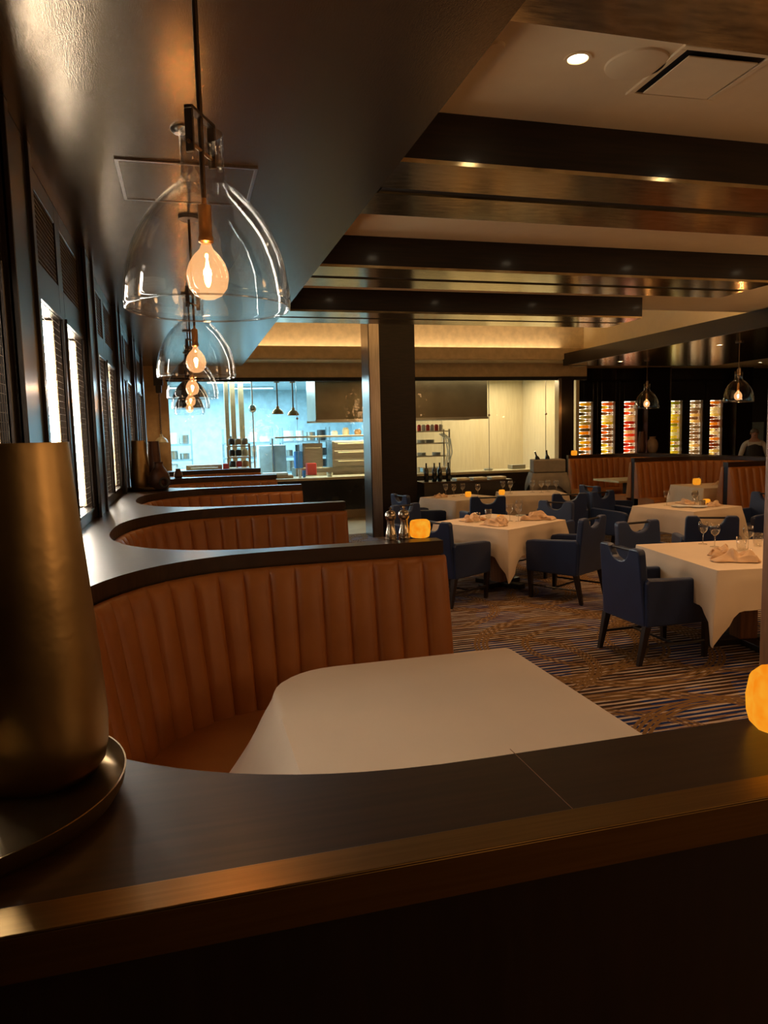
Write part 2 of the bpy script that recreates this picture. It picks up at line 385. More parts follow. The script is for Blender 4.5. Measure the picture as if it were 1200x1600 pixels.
for y0 in BAY:
    for a in (y0+.12, y0+.98):
        wcount += 1
        if proto_w is None:
            r = empty('window_%d' % wcount, (-.64, a, 1.2)); r['kind'] = 'structure'
            MB().box(-.235, -.225, .005, .695, .005, 1.115).build('backlit_panel', 'nicheback', r)
            MB().box(-.20, -.03, .688, .699, .01, 1.11).build('reveal', 'tan', r)
            MB().box(-.10, -.05, .674, .688, .02, 1.10).build('light_strip', 'led', r)
            screen(.70, 0, 1.12, .035, .0009).build('wire_screen', 'wire', r)
            screen(.70, 1.30, 1.63, .022, .0022).build('upper_screen', 'wire', r)
            for z in (.38, .76): MB().box(-.21, -.06, .01, .67, z, z+.008).build('shelf', 'tumbler', r)
            proto_w = r
        else:
            r = dup(proto_w, (-.64, a, 1.2)); r.name = 'window_%d' % wcount
def bowl(name, label, loc, s, m):
    return tag(MB().lathe([(.03*s, 0), (.05*s, .005), (.085*s, .05*s), (.10*s, .10*s), (.094*s, .10*s), (.08*s, .055*s), (.0*s+.002, .012)], n=20, cap0=True).build(name, m, smooth=True, loc=loc), label, 'bowl')
M['amberclay'] = mat('amber_ceramic', (.5, .25, .1), .4)
bowl('ceramic_bowl', 'amber ceramic bowl on the upper shelf of the nearest lit window', (-.775, 3.98, 1.97), .8, 'amberclay')
bowl('ceramic_bowl', 'amber ceramic bowl on the lower shelf of the nearest lit window', (-.775, 4.02, 1.59), 1.0, 'amberclay')

# ---------------------------------------------------------------- beams, column, post
def beam(label, y0, y1, x0, x1):
    b = thing('ceiling_beam', label, 'ceiling beam', (x0, (y0+y1)/2, 2.93), 0, 'wood beams under the cream ceiling')
    L_, h = x1-x0, (y1-y0)/2
    MB().box(0, L_, -h, h, .02, .24).build('beam_body', 'wood_x', b, bevel=.003)
    MB().box(0, L_, -h, -.045, -.0, .02).build('gold_strip', 'gold', b)
    MB().box(0, L_, .045, h, -.0, .02).build('gold_strip', 'gold', b)
    MB().box(.02, L_-.02, -.045, .045, .012, .02).build('air_slot', 'black', b)
beam('broad dark beam crossing the top of the picture, nearest the camera', 1.2, 2.24, 1.05, 7.44)
beam('dark wood beam with gold underside, right behind the downlight and vent', 3.45, 4.28, 1.05, 7.44)
beam('middle dark wood beam with three round light glints on its face', 5.63, 6.36, 1.05, 5.27)
beam('farthest dark wood beam, resting on the square column', 7.66, 8.42, 1.05, 5.27)
cl = thing('column', 'square dark wood column with a metal side, in front of the kitchen', 'column', (3.2, 11.4, 0))
MB().box(-.37, .38, -.2, .25, 0, 3.95).build('shaft', 'brownwood', cl, bevel=.004)
MB().box(-.385, -.37, -.215, .26, 0, 3.95).build('metal_facing', 'steelwrap', cl, bevel=.002)
MB().box(-.385, -.21, -.215, -.2, 0, 3.95).build('metal_edge', 'steelwrap', cl)
ps = tag(MB().box(2.035, 2.25, 2.0, 2.2, 0, 2.93).build('wood_post', 'postwood', bevel=.006), 'slim brown wood post at the right edge of the picture', 'post')

# ---------------------------------------------------------------- booths
XE, XC, RX, NS = 1.20, .45, .90, 2.4
def path(yc, h, d=0., xe=XE, n=56):
    """inner outline of a booth: far end, round the back, to the near end; d = inset"""
    pts = []
    rx, ry = RX-d, h-d
    for k in range(12): pts.append((xe + (XC-xe)*k/12, yc+ry))
    for k in range(n+1):
        a = PI/2 + PI*k/n; c, s = math.cos(a), math.sin(a)
        pts.append((XC - rx*abs(c)**(2/NS), yc + math.copysign(ry*abs(s)**(2/NS), s)))
    for k in range(1, 13): pts.append((XC + (xe-XC)*k/12, yc-ry))
    return pts
def rpath(yc, h, d=0., w=.125, per=8, xe=XE):
    """the same outline resampled so that every channel gets `per` steps; yields base points and a channel phase"""
    P0 = path(yc, h, 0, xe, 160); Pd = path(yc, h, d, xe, 160)
    cum = [0]
    for a, b in zip(P0, P0[1:]): cum.append(cum[-1] + math.dist(a, b))
    nch = round(cum[-1]/w); N_ = nch*per; out = []; j = 0
    for i in range(N_+1):
        t = cum[-1]*i/N_
        while j < len(cum)-2 and cum[j+1] < t: j += 1
        f = (t-cum[j])/(cum[j+1]-cum[j]); f = min(max(f, 0), 1)
        out.append((Pd[j][0]+(Pd[j+1][0]-Pd[j][0])*f, Pd[j][1]+(Pd[j+1][1]-Pd[j][1])*f, (i % per)/per))
    return out
def mirror(pts_rows, mx):
    return [[(mx-p[0], p[1], p[2]) for p in row] for row in pts_rows] if mx is not None else pts_rows
def banquette(label, yc, h, mx=None, group=None):
    g = thing('booth_bench', label, 'booth seat', ((.3 if mx is None else mx-.3), yc, 0), 0, group)
    ox, oy = g.location.x, yc
    def swept(name, prof, m, bulge=0., **kw):
        base = {round(d, 4): rpath(yc, h, d) for d, z, k in prof}
        n = len(next(iter(base.values()))); rows = []
        for i in range(n):
            row = []
            for d, z, k in prof:
                x, y, ph = base[round(d, 4)][i]
                if bulge and k:
                    q = bulge*k*(1-math.sin(PI*ph)**.38)
                    x2, y2, _ = rpath_cache(yc, h, d-q if d-q > 0 else 0)[i]
                    x, y = x2, y2
                row.append((x, y, z))
            rows.append(row)
        rows = mirror(rows, mx)
        rows = [[(p[0]-ox, p[1]-oy, p[2]) for p in r] for r in rows]
        MB().loops(rows, close_u=True, cap=True).build(name, m, g, smooth=True, angle=60, **kw)
    prof = [(.0, .42, 0), (.0, 1.045, 0), (.02, 1.052, .2), (.05, 1.045, .6), (.068, 1.02, 1), (.08, .97, 1), (.11, .80, 1), (.145, .60, 1), (.17, .42, 1)]
    swept('back_cushion', prof, 'leather', .022)
    swept('seat', [(.12, .31, 0), (.12, .43, 0), (.30, .455, 0), (.50, .45, 0), (.56, .43, 0), (.575, .39, 0), (.56, .31, 0)], 'leather')
    swept('base', [(.10, .0, 0), (.10, .31, 0), (.50, .31, 0), (.50, 0, 0)], 'wood')
    return g
_rc = {}
def rpath_cache(yc, h, d):
    k = (round(yc, 3), round(h, 3), round(d, 3))
    if k not in _rc: _rc[k] = rpath(yc, h, round(d, 3))
    return _rc[k]
def ring(mb, yc, h, ylo, yhi, z0, z1, out=0., mx=None, xw=-.63, xe=XE):
    inner = path(yc, h, -out, xe); n = len(inner); rows = []
    for i, (x, y) in enumerate(inner):
        f = i/(n-1)
        k0, k1 = 12, n-1-12; m0 = k0+14; m1 = k1-14
        if i <= k0: q = (x, yhi)
        elif i <= m0: q = (XC+(xw-XC)*(i-k0)/(m0-k0), yhi)
        elif i < m1: q = (xw, yhi+(ylo-yhi)*(i-m0)/(m1-m0))
        elif i < k1: q = (xw+(XC-xw)*(i-m1)/(k1-m1), ylo)
        else: q = (x, ylo)
        rows.append([(x, y, z0), (x, y, z1), (q[0], q[1], z1), (q[0], q[1], z0)])
    mb.loops(mirror(rows, mx), close_u=True, cap=True)
BO = [(2.205, 1.148), (4.545, 1.085), (6.815, 1.085), (9.085, 1.085), (11.355, 1.085)]
edges = [.845, 3.405, 5.68, 7.95, 10.22, 12.52]
pt = thing('booth_partition', 'dark wood ledge running along the panelled wall and curving round the left booths', 'partition', (-.1, .9, 0))
def rel(mb, o):
    for v in mb.bm.verts: v.co -= o.location
    return mb
top, body = MB(), MB()
for (yc, h), lo, hi in zip(BO, edges, edges[1:]):
    ring(top, yc, h, lo, hi, 1.055, 1.12); ring(body, yc, h, lo+(.02 if lo < 1 else 0), hi, 0, 1.055, .004, xe=XE-.01)
rel(top, pt).build('ledge_top', 'ledge', pt); rel(body, pt).build('panelling', 'wood', pt)
rel(MB().box(-.63, 1.205, .812, .867, 1.1195, 1.1225).box(-.63, 1.205, .812, .846, 1.066, 1.1195), pt).build('brass_edge', 'brasstrim', pt, bevel=.002)
rel(MB().box(.4972, .4982, .87, 1.075, 1.1196, 1.1204), pt).build('seam', 'postwood', pt)
names = ['nearest tan leather booth seat, behind the table with the bare white cloth', 'second tan leather booth seat from the camera on the left side',
         'third tan leather booth seat from the camera, left side', 'fourth tan leather booth seat along the left wall, mostly hidden', 'farthest tan leather booth seat on the left, next to the kitchen']
for (yc, h), nm in zip(BO, names): banquette(nm, yc, h, group='booth seats on the left')
MX = 8.7
RB = [(7.715, 1.085), (9.985, 1.085), (12.255, 1.085)]; red = [6.58, 8.85, 11.12, 13.42]
pr = thing('booth_partition', 'dark wood ledge curving round the booths on the right, in front of the wine wall', 'partition', (9.2, 9, 0))
top, body = MB(), MB()
for (yc, h), lo, hi in zip(RB, red, red[1:]):
    ring(top, yc, h, lo, hi, 1.055, 1.12, mx=MX); ring(body, yc, h, lo, hi, 0, 1.055, .004, mx=MX, xe=XE-.01)
rel(top, pr).build('ledge_top', 'ledge', pr); rel(body, pr).build('panelling', 'brownwood', pr)
for (yc, h), nm in zip(RB, ['tan leather booth seat at the far right edge, beside the post', 'tan leather booth seat on the right behind the cloth covered booth table', 'farthest tan leather booth seat on the right, with the bare table']):
    banquette(nm, yc, h, MX, 'booth seats on the right')

# ---------------------------------------------------------------- tables
def rrect(hx, hy, rad, n=8, step=.03):
    """rounded rectangle outline, anticlockwise; rad = radii for corners (+x+y, -x+y, -x-y, +x-y)"""
    pts = []
    for (sx, sy, a0), r in zip(((1, 1, 0), (-1, 1, PI/2), (-1, -1, PI), (1, -1, 3*PI/2)), rad):
        cx_, cy_ = sx*(hx-r), sy*(hy-r)
        for k in range(n+1):
            a = a0 + PI/2*k/n; pts.append((cx_+r*math.cos(a), cy_+r*math.sin(a), sx, sy))
    out = []
    for i, p in enumerate(pts):
        q = pts[(i+1) % len(pts)]; d = math.dist(p[:2], q[:2]); m = max(1, int(d/step))
        for k in range(m): out.append((p[0]+(q[0]-p[0])*k/m, p[1]+(q[1]-p[1])*k/m))
    return out
def drape(hx, hy, z, ov, rad=(.012,)*4, seed=0, tip=.12, fold=1.0, flare=0., tipf=.95):
    """square cloth hanging over a table: straight sides and pointed corner falls"""
    rnd = random.Random(seed); o = rrect(hx, hy, rad); n = len(o); rows = []
    K = 14; ph = [rnd.uniform(0, 6) for _ in range(4)]
    cen = Vector((0, 0))
    for j in range(-1, K+1):
        row = []
        for i, (x, y) in enumerate(o):
            ax, ay = hx-abs(x), hy-abs(y)
            a = math.hypot(ax, ay)                                  # distance from the nearest corner
            nx, ny = (x/hx, y/hy); 
            sx, sy = math.copysign(1, x), math.copysign(1, y)
            cn = max(0., 1-a/.15)
            if ax < ay: nrm = Vector((sx, sy*cn*cn)).normalized()
            else: nrm = Vector((sx*cn*cn, sy)).normalized()
            if j < 0: row.append((x*.985, y*.985, z+.003)); continue
            v = j/K
            L_ = ov*(1+tipf*cn**1.5)
            pinch = cn*v
            out = .012+.016*min(1, v*4) + fold*.055*v*math.sin(PI*min(1, v*.9))*cn + .012*v*math.sin(8*(x-y)+ph[0])*fold + .012*v*math.sin(17*(x+y)+ph[1])*fold*(1-cn)
            tx = (x + nrm.x*out); ty = (y + nrm.y*out)
            # corner fabric gathers into a fold: draw it sideways towards the corner line
            if cn > 0:
                tx += sx*tip*.28*cn*v*(1-.4*v); ty += sy*tip*.28*cn*v*(1-.4*v)
                side = math.sin(a*62+ph[2])*.012*cn*v*fold
                tx += side*sy; ty -= side*sx
            if flare: tx -= flare*max(0, -x/hx)**2*v**1.3*(1+.12*math.sin(9*y))
            zz = z - L_*v + (.004 if v == 0 else 0)
            row.append((tx, ty, zz))
        rows.append(row)
    mb = MB(); mb.loops(rows, close_u=True)
    mb.bm.verts.ensure_lookup_table(); mb.bm.faces.new([mb.bm.verts[i] for i in range(n)])
    return mb
def table(label, clabel, x, y, rz, hx, hy, H=.69, ov=.27, rad=(.012,)*4, seed=1, cloth=True, group='square dining tables', cgroup='white tablecloths', fold=1., flare=0., tipf=.95):
    t = thing('dining_table', label, 'table', (x, y, 0), rz, group)
    _o = rrect(hx-.012, hy-.012, [max(.005, q-.01) for q in rad])
    MB().loops([[(a, b, z) for a, b in _o] for z in (H-.045, H-.008)], close_u=True, cap=True).build('tabletop', 'board' if cloth else 'counter', t, bevel=.004)
    MB().box(-.07, .07, -.07, .07, .05, H-.045).build('pedestal', 'postwood' if cloth else 'leg', t, bevel=.004)
    b = MB().box(-.30, .30, -.05, .05, 0, .05).box(-.05, .05, -.30, .30, .0, .05); b.build('foot', 'leg', t, bevel=.006)
    if cloth:
        c = drape(hx, hy, H, ov, rad, seed, fold=fold, flare=flare, tipf=tipf).build('tablecloth', 'cloth', smooth=True, angle=70)
        c.location = (x, y, 0); c.rotation_euler.z = rz
        tag(c, clabel, 'tablecloth', cgroup)
R_ = math.radians
table('booth table under a bare white cloth in the foreground', 'bare white tablecloth on the foreground booth table', .775, 2.235, 0, .505, .555, H=.72, ov=.30,
      rad=(.02, .26, .26, .02), seed=4, fold=1.3, flare=.17, tipf=.3, group=None, cgroup=None)
TH = .69
table('square dining table at the right, nearest the camera', 'white tablecloth with a long pointed corner fall, beside the blue chair on the right', 4.02, 4.51, R_(-8), .575, .575, seed=2)
table('square dining table in the middle, beyond the amber votive on the ledge', 'white tablecloth with napkins on it, just right of the amber votive', 3.18, 7.11, R_(28), .49, .49, seed=3)
table('small square dining table just right of the column foot', 'white tablecloth with its corner falling near the column foot', 3.86, 10.0, R_(18), .42, .42, seed=5)
table('square dining table in front of the grey covered bin', 'white tablecloth in front of the grey covered bin', 5.06, 10.12, R_(-14), .46, .42, seed=6)
table('square dining table at the right with candle and folded napkins, before the booths', 'white tablecloth under candle and shakers, in front of the right booths', 5.78, 7.47, R_(15), .43, .43, seed=8)
table('bare pale booth table in the farthest right booth', '', 8.1, 12.15, 0, .5, .45, cloth=False, group=None)
table('booth table in the right booth under a dull white cloth', 'dull white tablecloth inside the right booth', 8.2, 9.9, R_(-5), .5, .45, seed=9, ov=.3)
for yc, nm in ((4.545, 'second'), (6.815, 'third'), (9.085, 'fourth')):
    pass

# ---------------------------------------------------------------- chairs
def chair_proto():
    t = thing('armchair', 'x', 'chair', group='navy armchairs at the dining tables')
    MB().box(-.205, .205, -.24, .275, .30, .43).build('seat', 'navy', t, bevel=.02, seg=3)
    W, zt, zn, hw = .245, .815, .715, .115
    out = [(-W, .27), (W, .27), (W*.95, .78), (W*.93, .805), (W*.86, zt), (hw+.02, zt), (hw, .80)]
    for k in range(1, 10): a = PI*k/10; out.append((hw*.86*math.cos(a), .775-.062*math.sin(a)))
    out += [(-hw, .80), (-hw-.02, zt), (-W*.86, zt), (-W*.93, .805), (-W*.95, .78)]
    b = MB().prism(out, -.03, .03)
    for v in b.bm.verts: v.co.y += -.255 - (v.co.z-.27)*.09
    b.build('backrest', 'navy', t, bevel=.012, seg=2)
    MB().tube([(-.12, -.298, .795), (.12, -.298, .795)], .010, 8).build('handle_bar', 'leg', t, smooth=True)
    for s in (-1, 1):
        a = MB()
        prof = [(-.28, .27), (-.29, .58), (-.27, .612), (.20, .585), (.262, .572), (.28, .55), (.27, .27)]
        rows = [[(x, y, z) for y, z in prof] for x in (s*.205, s*.265)]
        a.loops(rows, close_u=True, cap=True).build('armrest', 'navy', t, bevel=.014, seg=2)
    for sx in (-1, 1):
        x = sx*.235
        MB().frustum(sx*.22-.016, sx*.22+.016, .225, .257, 0, x-.024, x+.024, .215, .265, .28).build('leg', 'leg', t, bevel=.003, seg=1)
        MB().frustum(x-.016, x+.016, -.335, -.303, 0, x-.024, x+.024, -.285, -.235, .28).build('leg', 'leg', t, bevel=.003, seg=1)
        MB().tube([(x, .235, .13), (x, -.30, .13)], .010, 6).build('stretcher', 'leg', t, smooth=True)
    MB().tube([(-.235, -.03, .13), (.235, -.03, .13)], .010, 6).build('stretcher', 'leg', t, smooth=True)
    return t
CH = [ # x, y, facing (deg from +X), label
    (3.27, 4.53, 2, 'blue armchair pulled up to the left side of the nearest right table'),
    (3.93, 5.40, -84, 'dark armchair behind the nearest right table, its handle notch showing'),
    (4.85, 5.98, 62, 'dark armchair between the nearest right table and the candle table'),
    (2.48, 6.66, 30, 'dark armchair just right of the amber votive, side and leg in view'),
    (3.55, 6.39, 121, 'dark armchair seen from behind, front right of the middle table'),
    (3.90, 7.55, 208, 'dark armchair on the far right side of the middle table'),
    (2.62, 7.95, -60, 'dark blue armchair in front of the column foot, behind the middle table'),
    (3.78, 8.98, 80, 'dark armchair with its back and handle notch in front of the two yellow candles'),
    (4.88, 8.85, 80, 'dark armchair with its back to us at the table before the grey bin'),
    (5.46, 8.35, -70, 'dark armchair beyond the candle table, in front of the booth divider'),
    (3.10, 9.62, 12, 'bright blue armchair standing beside the column'),
    (6.05, 9.62, 5, 'blue armchair in front of the farthest right booth'),
    (6.62, 7.35, 190, 'dark armchair right of the candle table, partly behind the post'),
]
cp = None
for x, y, a, lb in CH:
    if cp is None: cp = chair_proto(); c = cp
    else: c = dup(cp)
    c.location = (x, y, 0); c.rotation_euler.z = R_(a-90); c['label'] = lb

# ---------------------------------------------------------------- pendants
def pendant_proto():
    t = thing('pendant_lamp', 'x', 'pendant lamp')
    prof = [(.224, 0), (.2265, .02), (.224, .06), (.216, .11), (.200, .165), (.176, .215), (.145, .262), (.110, .30), (.080, .326), (.062, .342), (.057, .362), (.056, .40), (.058, .47)]
    MB().lathe(prof, n=64).build('glass_shade', 'glass', t, smooth=True, angle=180, solid=.004)
    MB().tube([(.2240*math.cos(2*PI*k/64), .2240*math.sin(2*PI*k/64), 0) for k in range(65)], .0028, 6).build('rim', 'rimglass', t, smooth=True, angle=180)
    br = MB(); m = Matrix.Rotation(R_(62), 4, 'Z')
    br.box(-.070, .070, -.012, .012, .510, .520, m).box(-.070, -.062, -.012, .012, .40, .510, m).box(.062, .070, -.012, .012, .40, .510, m)
    br.build('bracket', 'bronze', t, bevel=.0015, seg=1)
    MB().tube([Vector(m @ Vector(p)) for p in ((-.078, 0, .425), (.078, 0, .425))], .005, 8).build('cross_bolt', 'bulbbrass', t, smooth=True)
    MB().lathe([(.0075, .30), (.0075, .92)], n=12, cap0=True, cap1=True).build('rod', 'bronze', t, smooth=True)
    MB().lathe([(.06, .905), (.06, .92)], n=24, cap0=True, cap1=True).build('canopy', 'bronze', t, bevel=.002)
    MB().lathe([(.006, .34), (.007, .285), (.018, .280), (.018, .20), (.021, .195), (.021, .183), (.014, .178)], n=20, cap0=True, cap1=True).build('socket', 'bulbbrass', t, smooth=True)
    b = MB().lathe([(.013, .188), (.014, .176), (.020, .162), (.036, .146), (.050, .124), (.0575, .100), (.058, .084), (.0525, .058), (.038, .038), (.018, .028), (.001, .026)], n=32).build('bulb', 'bulbglass', t, smooth=True, angle=180)
    MB().ball((0, 0, .098), .011, (1, 1, 1.5), 12, 8).build('filament', 'filament', b, smooth=True)
    return t
PD = [(.083, 2.15, 'large clear glass dome pendant in the upper left, nearest the camera'), (.083, 4.53, 'second clear glass dome pendant in the left row'),
      (.083, 6.86, 'third clear glass dome pendant in the left row'), (.083, 9.2, 'fourth clear glass dome pendant in the left row'),
      (.083, 11.5, 'farthest and smallest clear glass dome pendant in the left row'),
      (8.62, 12.35, 'clear glass dome pendant on the right, in front of the wine wall'), (8.35, 9.62, 'clear glass dome pendant at the right edge, lower left of the post')]
pp = None
for i, (x, y, lb) in enumerate(PD):
    if pp is None: pp = pendant_proto(); c = pp
    else: c = dup(pp)
    c.location = (x, y, 2.01); c['label'] = lb; c['group'] = 'glass pendants on the left' if i < 5 else 'glass pendants on the right'

# ---------------------------------------------------------------- ceiling fittings
def downlight(x, y, z, label, power=DOWN_W, group='recessed downlights', spot=84):
    t = thing('downlight', label, 'ceiling light', (x, y, z), 0, group)
    MB().lathe([(.056, 0), (.056, -.006), (.043, -.006), (.040, -.001)], n=32).build('trim_ring', 'cream', t, smooth=True)
    MB().lathe([(.041, -.002), (.0005, -.002)], n=24).build('lens', 'lens', t)
    l = light('downlight_beam', 'SPOT', (0, 0, -.02), power, WARM, .035, spot=R_(spot), blend=.6); l.parent = t
    return t
ROWN = ['in front of the nearest full beam', 'between the two long beams', 'between the middle and the farthest beam']
COLN = ['first from the left soffit', 'second from the left soffit', 'third from the left soffit', 'fourth from the left soffit']
for j, (y, ws) in enumerate(((2.85, (1.64, 2.90, 4.15)), (4.97, (1.64, 2.90, 4.15, 5.4)), (7.05, (1.64, 2.90, 4.15, 5.6)))):
    for i, x in enumerate(ws):
        lb = 'round lit downlight in the cream ceiling at the top right' if (i, j) == (0, 0) else 'round downlight %s, %s' % (ROWN[j], COLN[i])
        downlight(x, y, 3.17, lb, power=DOWN_W*(.16 if (i == 0 and j < 2) else .5 if i == 1 and j == 0 else 1))
for x, y, z, lb, p in ((2.6, 10.0, 3.95, 'downlight in the raised ceiling left of the column', 6), (4.6, 10.2, 3.95, 'downlight in the raised ceiling above the far tables', 34),
                       (6.4, 9.6, 3.95, 'downlight in the raised ceiling before the farthest right booth', 22), (8.3, 10.0, 2.93, 'downlight in the right soffit over the cloth covered booth table', 9),
                       (8.2, 12.6, 2.93, 'downlight in the right soffit over the bare booth table', 9), (12.22, 15.4, 3.2, 'left of the two small downlights before the wine wall', 12),
                       (14.0, 15.4, 3.2, 'right of the two small downlights before the wine wall', 12), (10.2, 15.4, 3.2, 'small downlight before the left wine cabinets', 8)):
    downlight(x, y, z, lb, p)
tag(MB().lathe([(.001, -.012), (.115, -.012), (.128, -.008), (.132, 0)], (1.91, 2.84, 3.17), 48).build('ceiling_speaker', 'cream', smooth=True, angle=30), 'round cream speaker cover beside the air vent', 'speaker')
v = thing('air_vent', 'square cream air vent with a dropped centre panel at the top right', 'air vent', (2.23, 2.86, 3.17), R_(-2))
f = MB()
for a in ((-.22, .22, -.22, -.19), (-.22, .22, .19, .22), (-.22, -.19, -.19, .19), (.19, .22, -.19, .19)): f.box(a[0], a[1], a[2], a[3], -.012, 0)
f.build('frame', 'cream', v, bevel=.003)
MB().box(-.19, .19, -.19, .19, -.004, -.001).build('dark_throat', 'black', v)
MB().box(-.165, .165, -.165, .165, -.022, -.016).build('centre_panel', 'cream', v, bevel=.003)
tag(MB().lathe([(.001, -.01), (.03, -.01), (.034, 0)], (1.27, 2.83, 3.17), 24).build('ceiling_sensor', 'cream', smooth=True), 'small round cap in the cream ceiling next to the left soffit', 'sensor')
ap = thing('access_panel', 'square access panel in the dark soffit behind the nearest pendant', 'access panel', (.075, 3.95, 2.93))
MB().box(-.31, .31, -.28, .28, -.006, -.001).build('panel', 'soffit', ap)
f = MB()
for a in ((-.325, .325, -.295, -.28), (-.325, .325, .28, .295), (-.325, -.31, -.28, .28), (.31, .325, -.28, .28)): f.box(a[0], a[1], a[2], a[3], -.009, 0)
f.build('frame', 'steelwrap', ap)
tag(MB().lathe([(.001, -.022), (.022, -.02), (.035, -.008), (.037, 0)], (.04, 3.28, 2.93), 24).build('sprinkler_cap', 'steel', smooth=True), 'small round sprinkler cap in the soffit left of the lamp bracket', 'sprinkler')

# ---------------------------------------------------------------- ledge ornaments
VP = [(.070, 0), (.082, .006), (.094, .022), (.100, .05), (.1015, .09), (.099, .14), (.092, .24), (.084, .34), (.077, .43), (.0715, .515), (.0715, .52), (.069, .52), (.068, .5), (.088, .25), (.095, .08), (.08, .02), (.001, .012)]
def vase(x, y, z, s, label, m='brass', sz=1.):
    return tag(MB().lathe([(r*s, zz*s*sz) for r, zz in VP], n=64, cap0=True).build('vase', m, smooth=True, angle=60, loc=(x, y, z)), label, 'vase')
def tray(x, y, rx, ry, label):
    mb = MB().lathe([(.90, 0), (.95, .004), (.985, .018), (1.0, .036), (.99, .036), (.97, .020), (.93, .008), (.001, .007)], n=72, cap0=True)
    for v_ in mb.bm.verts: v_.co.x *= rx; v_.co.y *= ry
    return tag(mb.build('tray', 'brass', smooth=True, angle=50, loc=(x, y, 1.1205)), label, 'tray')
tray(-.368, 1.13, .255, .25, 'round hammered brass tray on the near ledge at the lower left')
vase(-.243, 1.195, 1.129, 1.0, 'tall tapering brass vase standing in the tray at the left edge')
tray(-.40, 8.0, .21, .17, 'dark tray on the ledge in the distance at left')
vase(-.478, 8.03, 1.129, .98, 'tapering brass vase on the distant left tray')
vase(-.335, 8.12, 1.129, .80, 'narrow dark vase standing between the brass vase and the clay jug', 'copper', 1.2)
jug = thing('jug', 'ribbed dark copper jug with a ring ornament on the distant left tray', 'jug', (-.285, 7.90, 1.129))
JP = [(.06, 0), (.085, .02), (.105, .07), (.108, .12), (.095, .17)]
jp = []
for k in range(len(JP)-1):
    for q in range(4):
        t_ = q/4; jp.append((JP[k][0]+(JP[k+1][0]-JP[k][0])*t_ + (.003 if q % 2 else 0), JP[k][1]+(JP[k+1][1]-JP[k][1])*t_))
MB().lathe(jp+[(.07, .205), (.045, .24), (.042, .27), (.048, .285), (.04, .285), (.035, .25), (.001, .2)], n=32, cap0=True).build('body', 'copper', jug, smooth=True)
MB().tube([(.05+.04*math.cos(a), -.11-.012*math.sin(a*2)*0, .075+.045*math.sin(a)) for a in [2*PI*k/20 for k in range(21)]], .014, 8).build('ring_ornament', 'darkitem', jug, smooth=True)
tag(MB().lathe([(.045, 0), (.06, .03), (.052, .075), (.035, .095), (.03, .12), (.035, .125), (.02, .12), (.001, .1)], n=24, cap0=True).build('pot', 'copper', smooth=True, loc=(-.12, 10.2, 1.1205)), 'small dark pot on the ledge before the kitchen window at left', 'pot')
vase(9.18, 13.3, 1.1205, .85, 'slim dark vase on the right booth ledge before the wine cabinets', 'copper')
tag(MB().lathe([(.07, 0), (.10, .04), (.118, .12), (.112, .2), (.085, .26), (.062, .285), (.058, .30), (.07, .33), (.06, .335), (.045, .30), (.001, .28)], n=28, cap0=True).build('urn', 'clay', smooth=True, loc=(9.40, 13.25, 1.1205)),
    'rounded pale clay urn on the right booth ledge beside the slim vase', 'urn')

def candle(x, y, z, label, s=1., name='votive_candle', n=9, group=None):
    t = thing(name, label, 'candle', (x, y, z), .3, group)
    mb = MB().lathe([(.040*s, .0), (.050*s, .006*s), (.0545*s, .025*s), (.056*s, .05*s), (.053*s, .078*s), (.048*s, .088*s), (.042*s, .090*s), (.040*s, .080*s), (.036*s, .045*s), (.0005, .045*s)], n=n, cap0=True)
    for v_ in mb.bm.verts:
        if v_.co.z > .003: v_.co += noise.noise_vector(v_.co*40/s)*.004*s
    mb.build('amber_holder', 'amber', t, bevel=.003*s, seg=1)
    MB().ball((0, 0, .056*s), .007*s, (1, 1, 1.7), 10, 8).build('flame', 'flame', t, smooth=True)
    return t
candle(.985, 1.0, 1.1205, 'glowing amber votive cut by the right edge, on the near ledge', 1.12)
candle(1.128, 3.50, 1.1205, 'glowing amber votive at the end of the second booth ledge beside the two mills', .98)
candle(7.55, 13.2, 1.1205, 'small amber votive on the end of the farthest right booth ledge', 1.1)
def mill(x, y, label):
    t = thing('pepper_mill', label, 'pepper mill', (x, y, 1.1205), 0, 'steel mills')
    MB().lathe([(.028, 0), (.029, .004), (.029, .012), (.027, .014), (.0285, .02), (.027, .024), (.0285, .03), (.026, .036), (.021, .06), (.018, .085), (.019, .1), (.024, .104)], n=24, cap0=True, cap1=True).build('body', 'chrome', t, smooth=True, angle=40)
    MB().lathe([(.023, .105), (.027, .112), (.028, .128), (.022, .142), (.012, .148), (.005, .15), (.005, .156), (.008, .16), (.004, .166)], n=24, cap0=True, cap1=True).build('head', 'chrome', t, smooth=True, angle=40)
mill(.963, 3.46, 'left of the two steel pepper mills on the booth ledge'); mill(1.035, 3.47, 'right steel mill, next to the amber votive on the booth ledge')

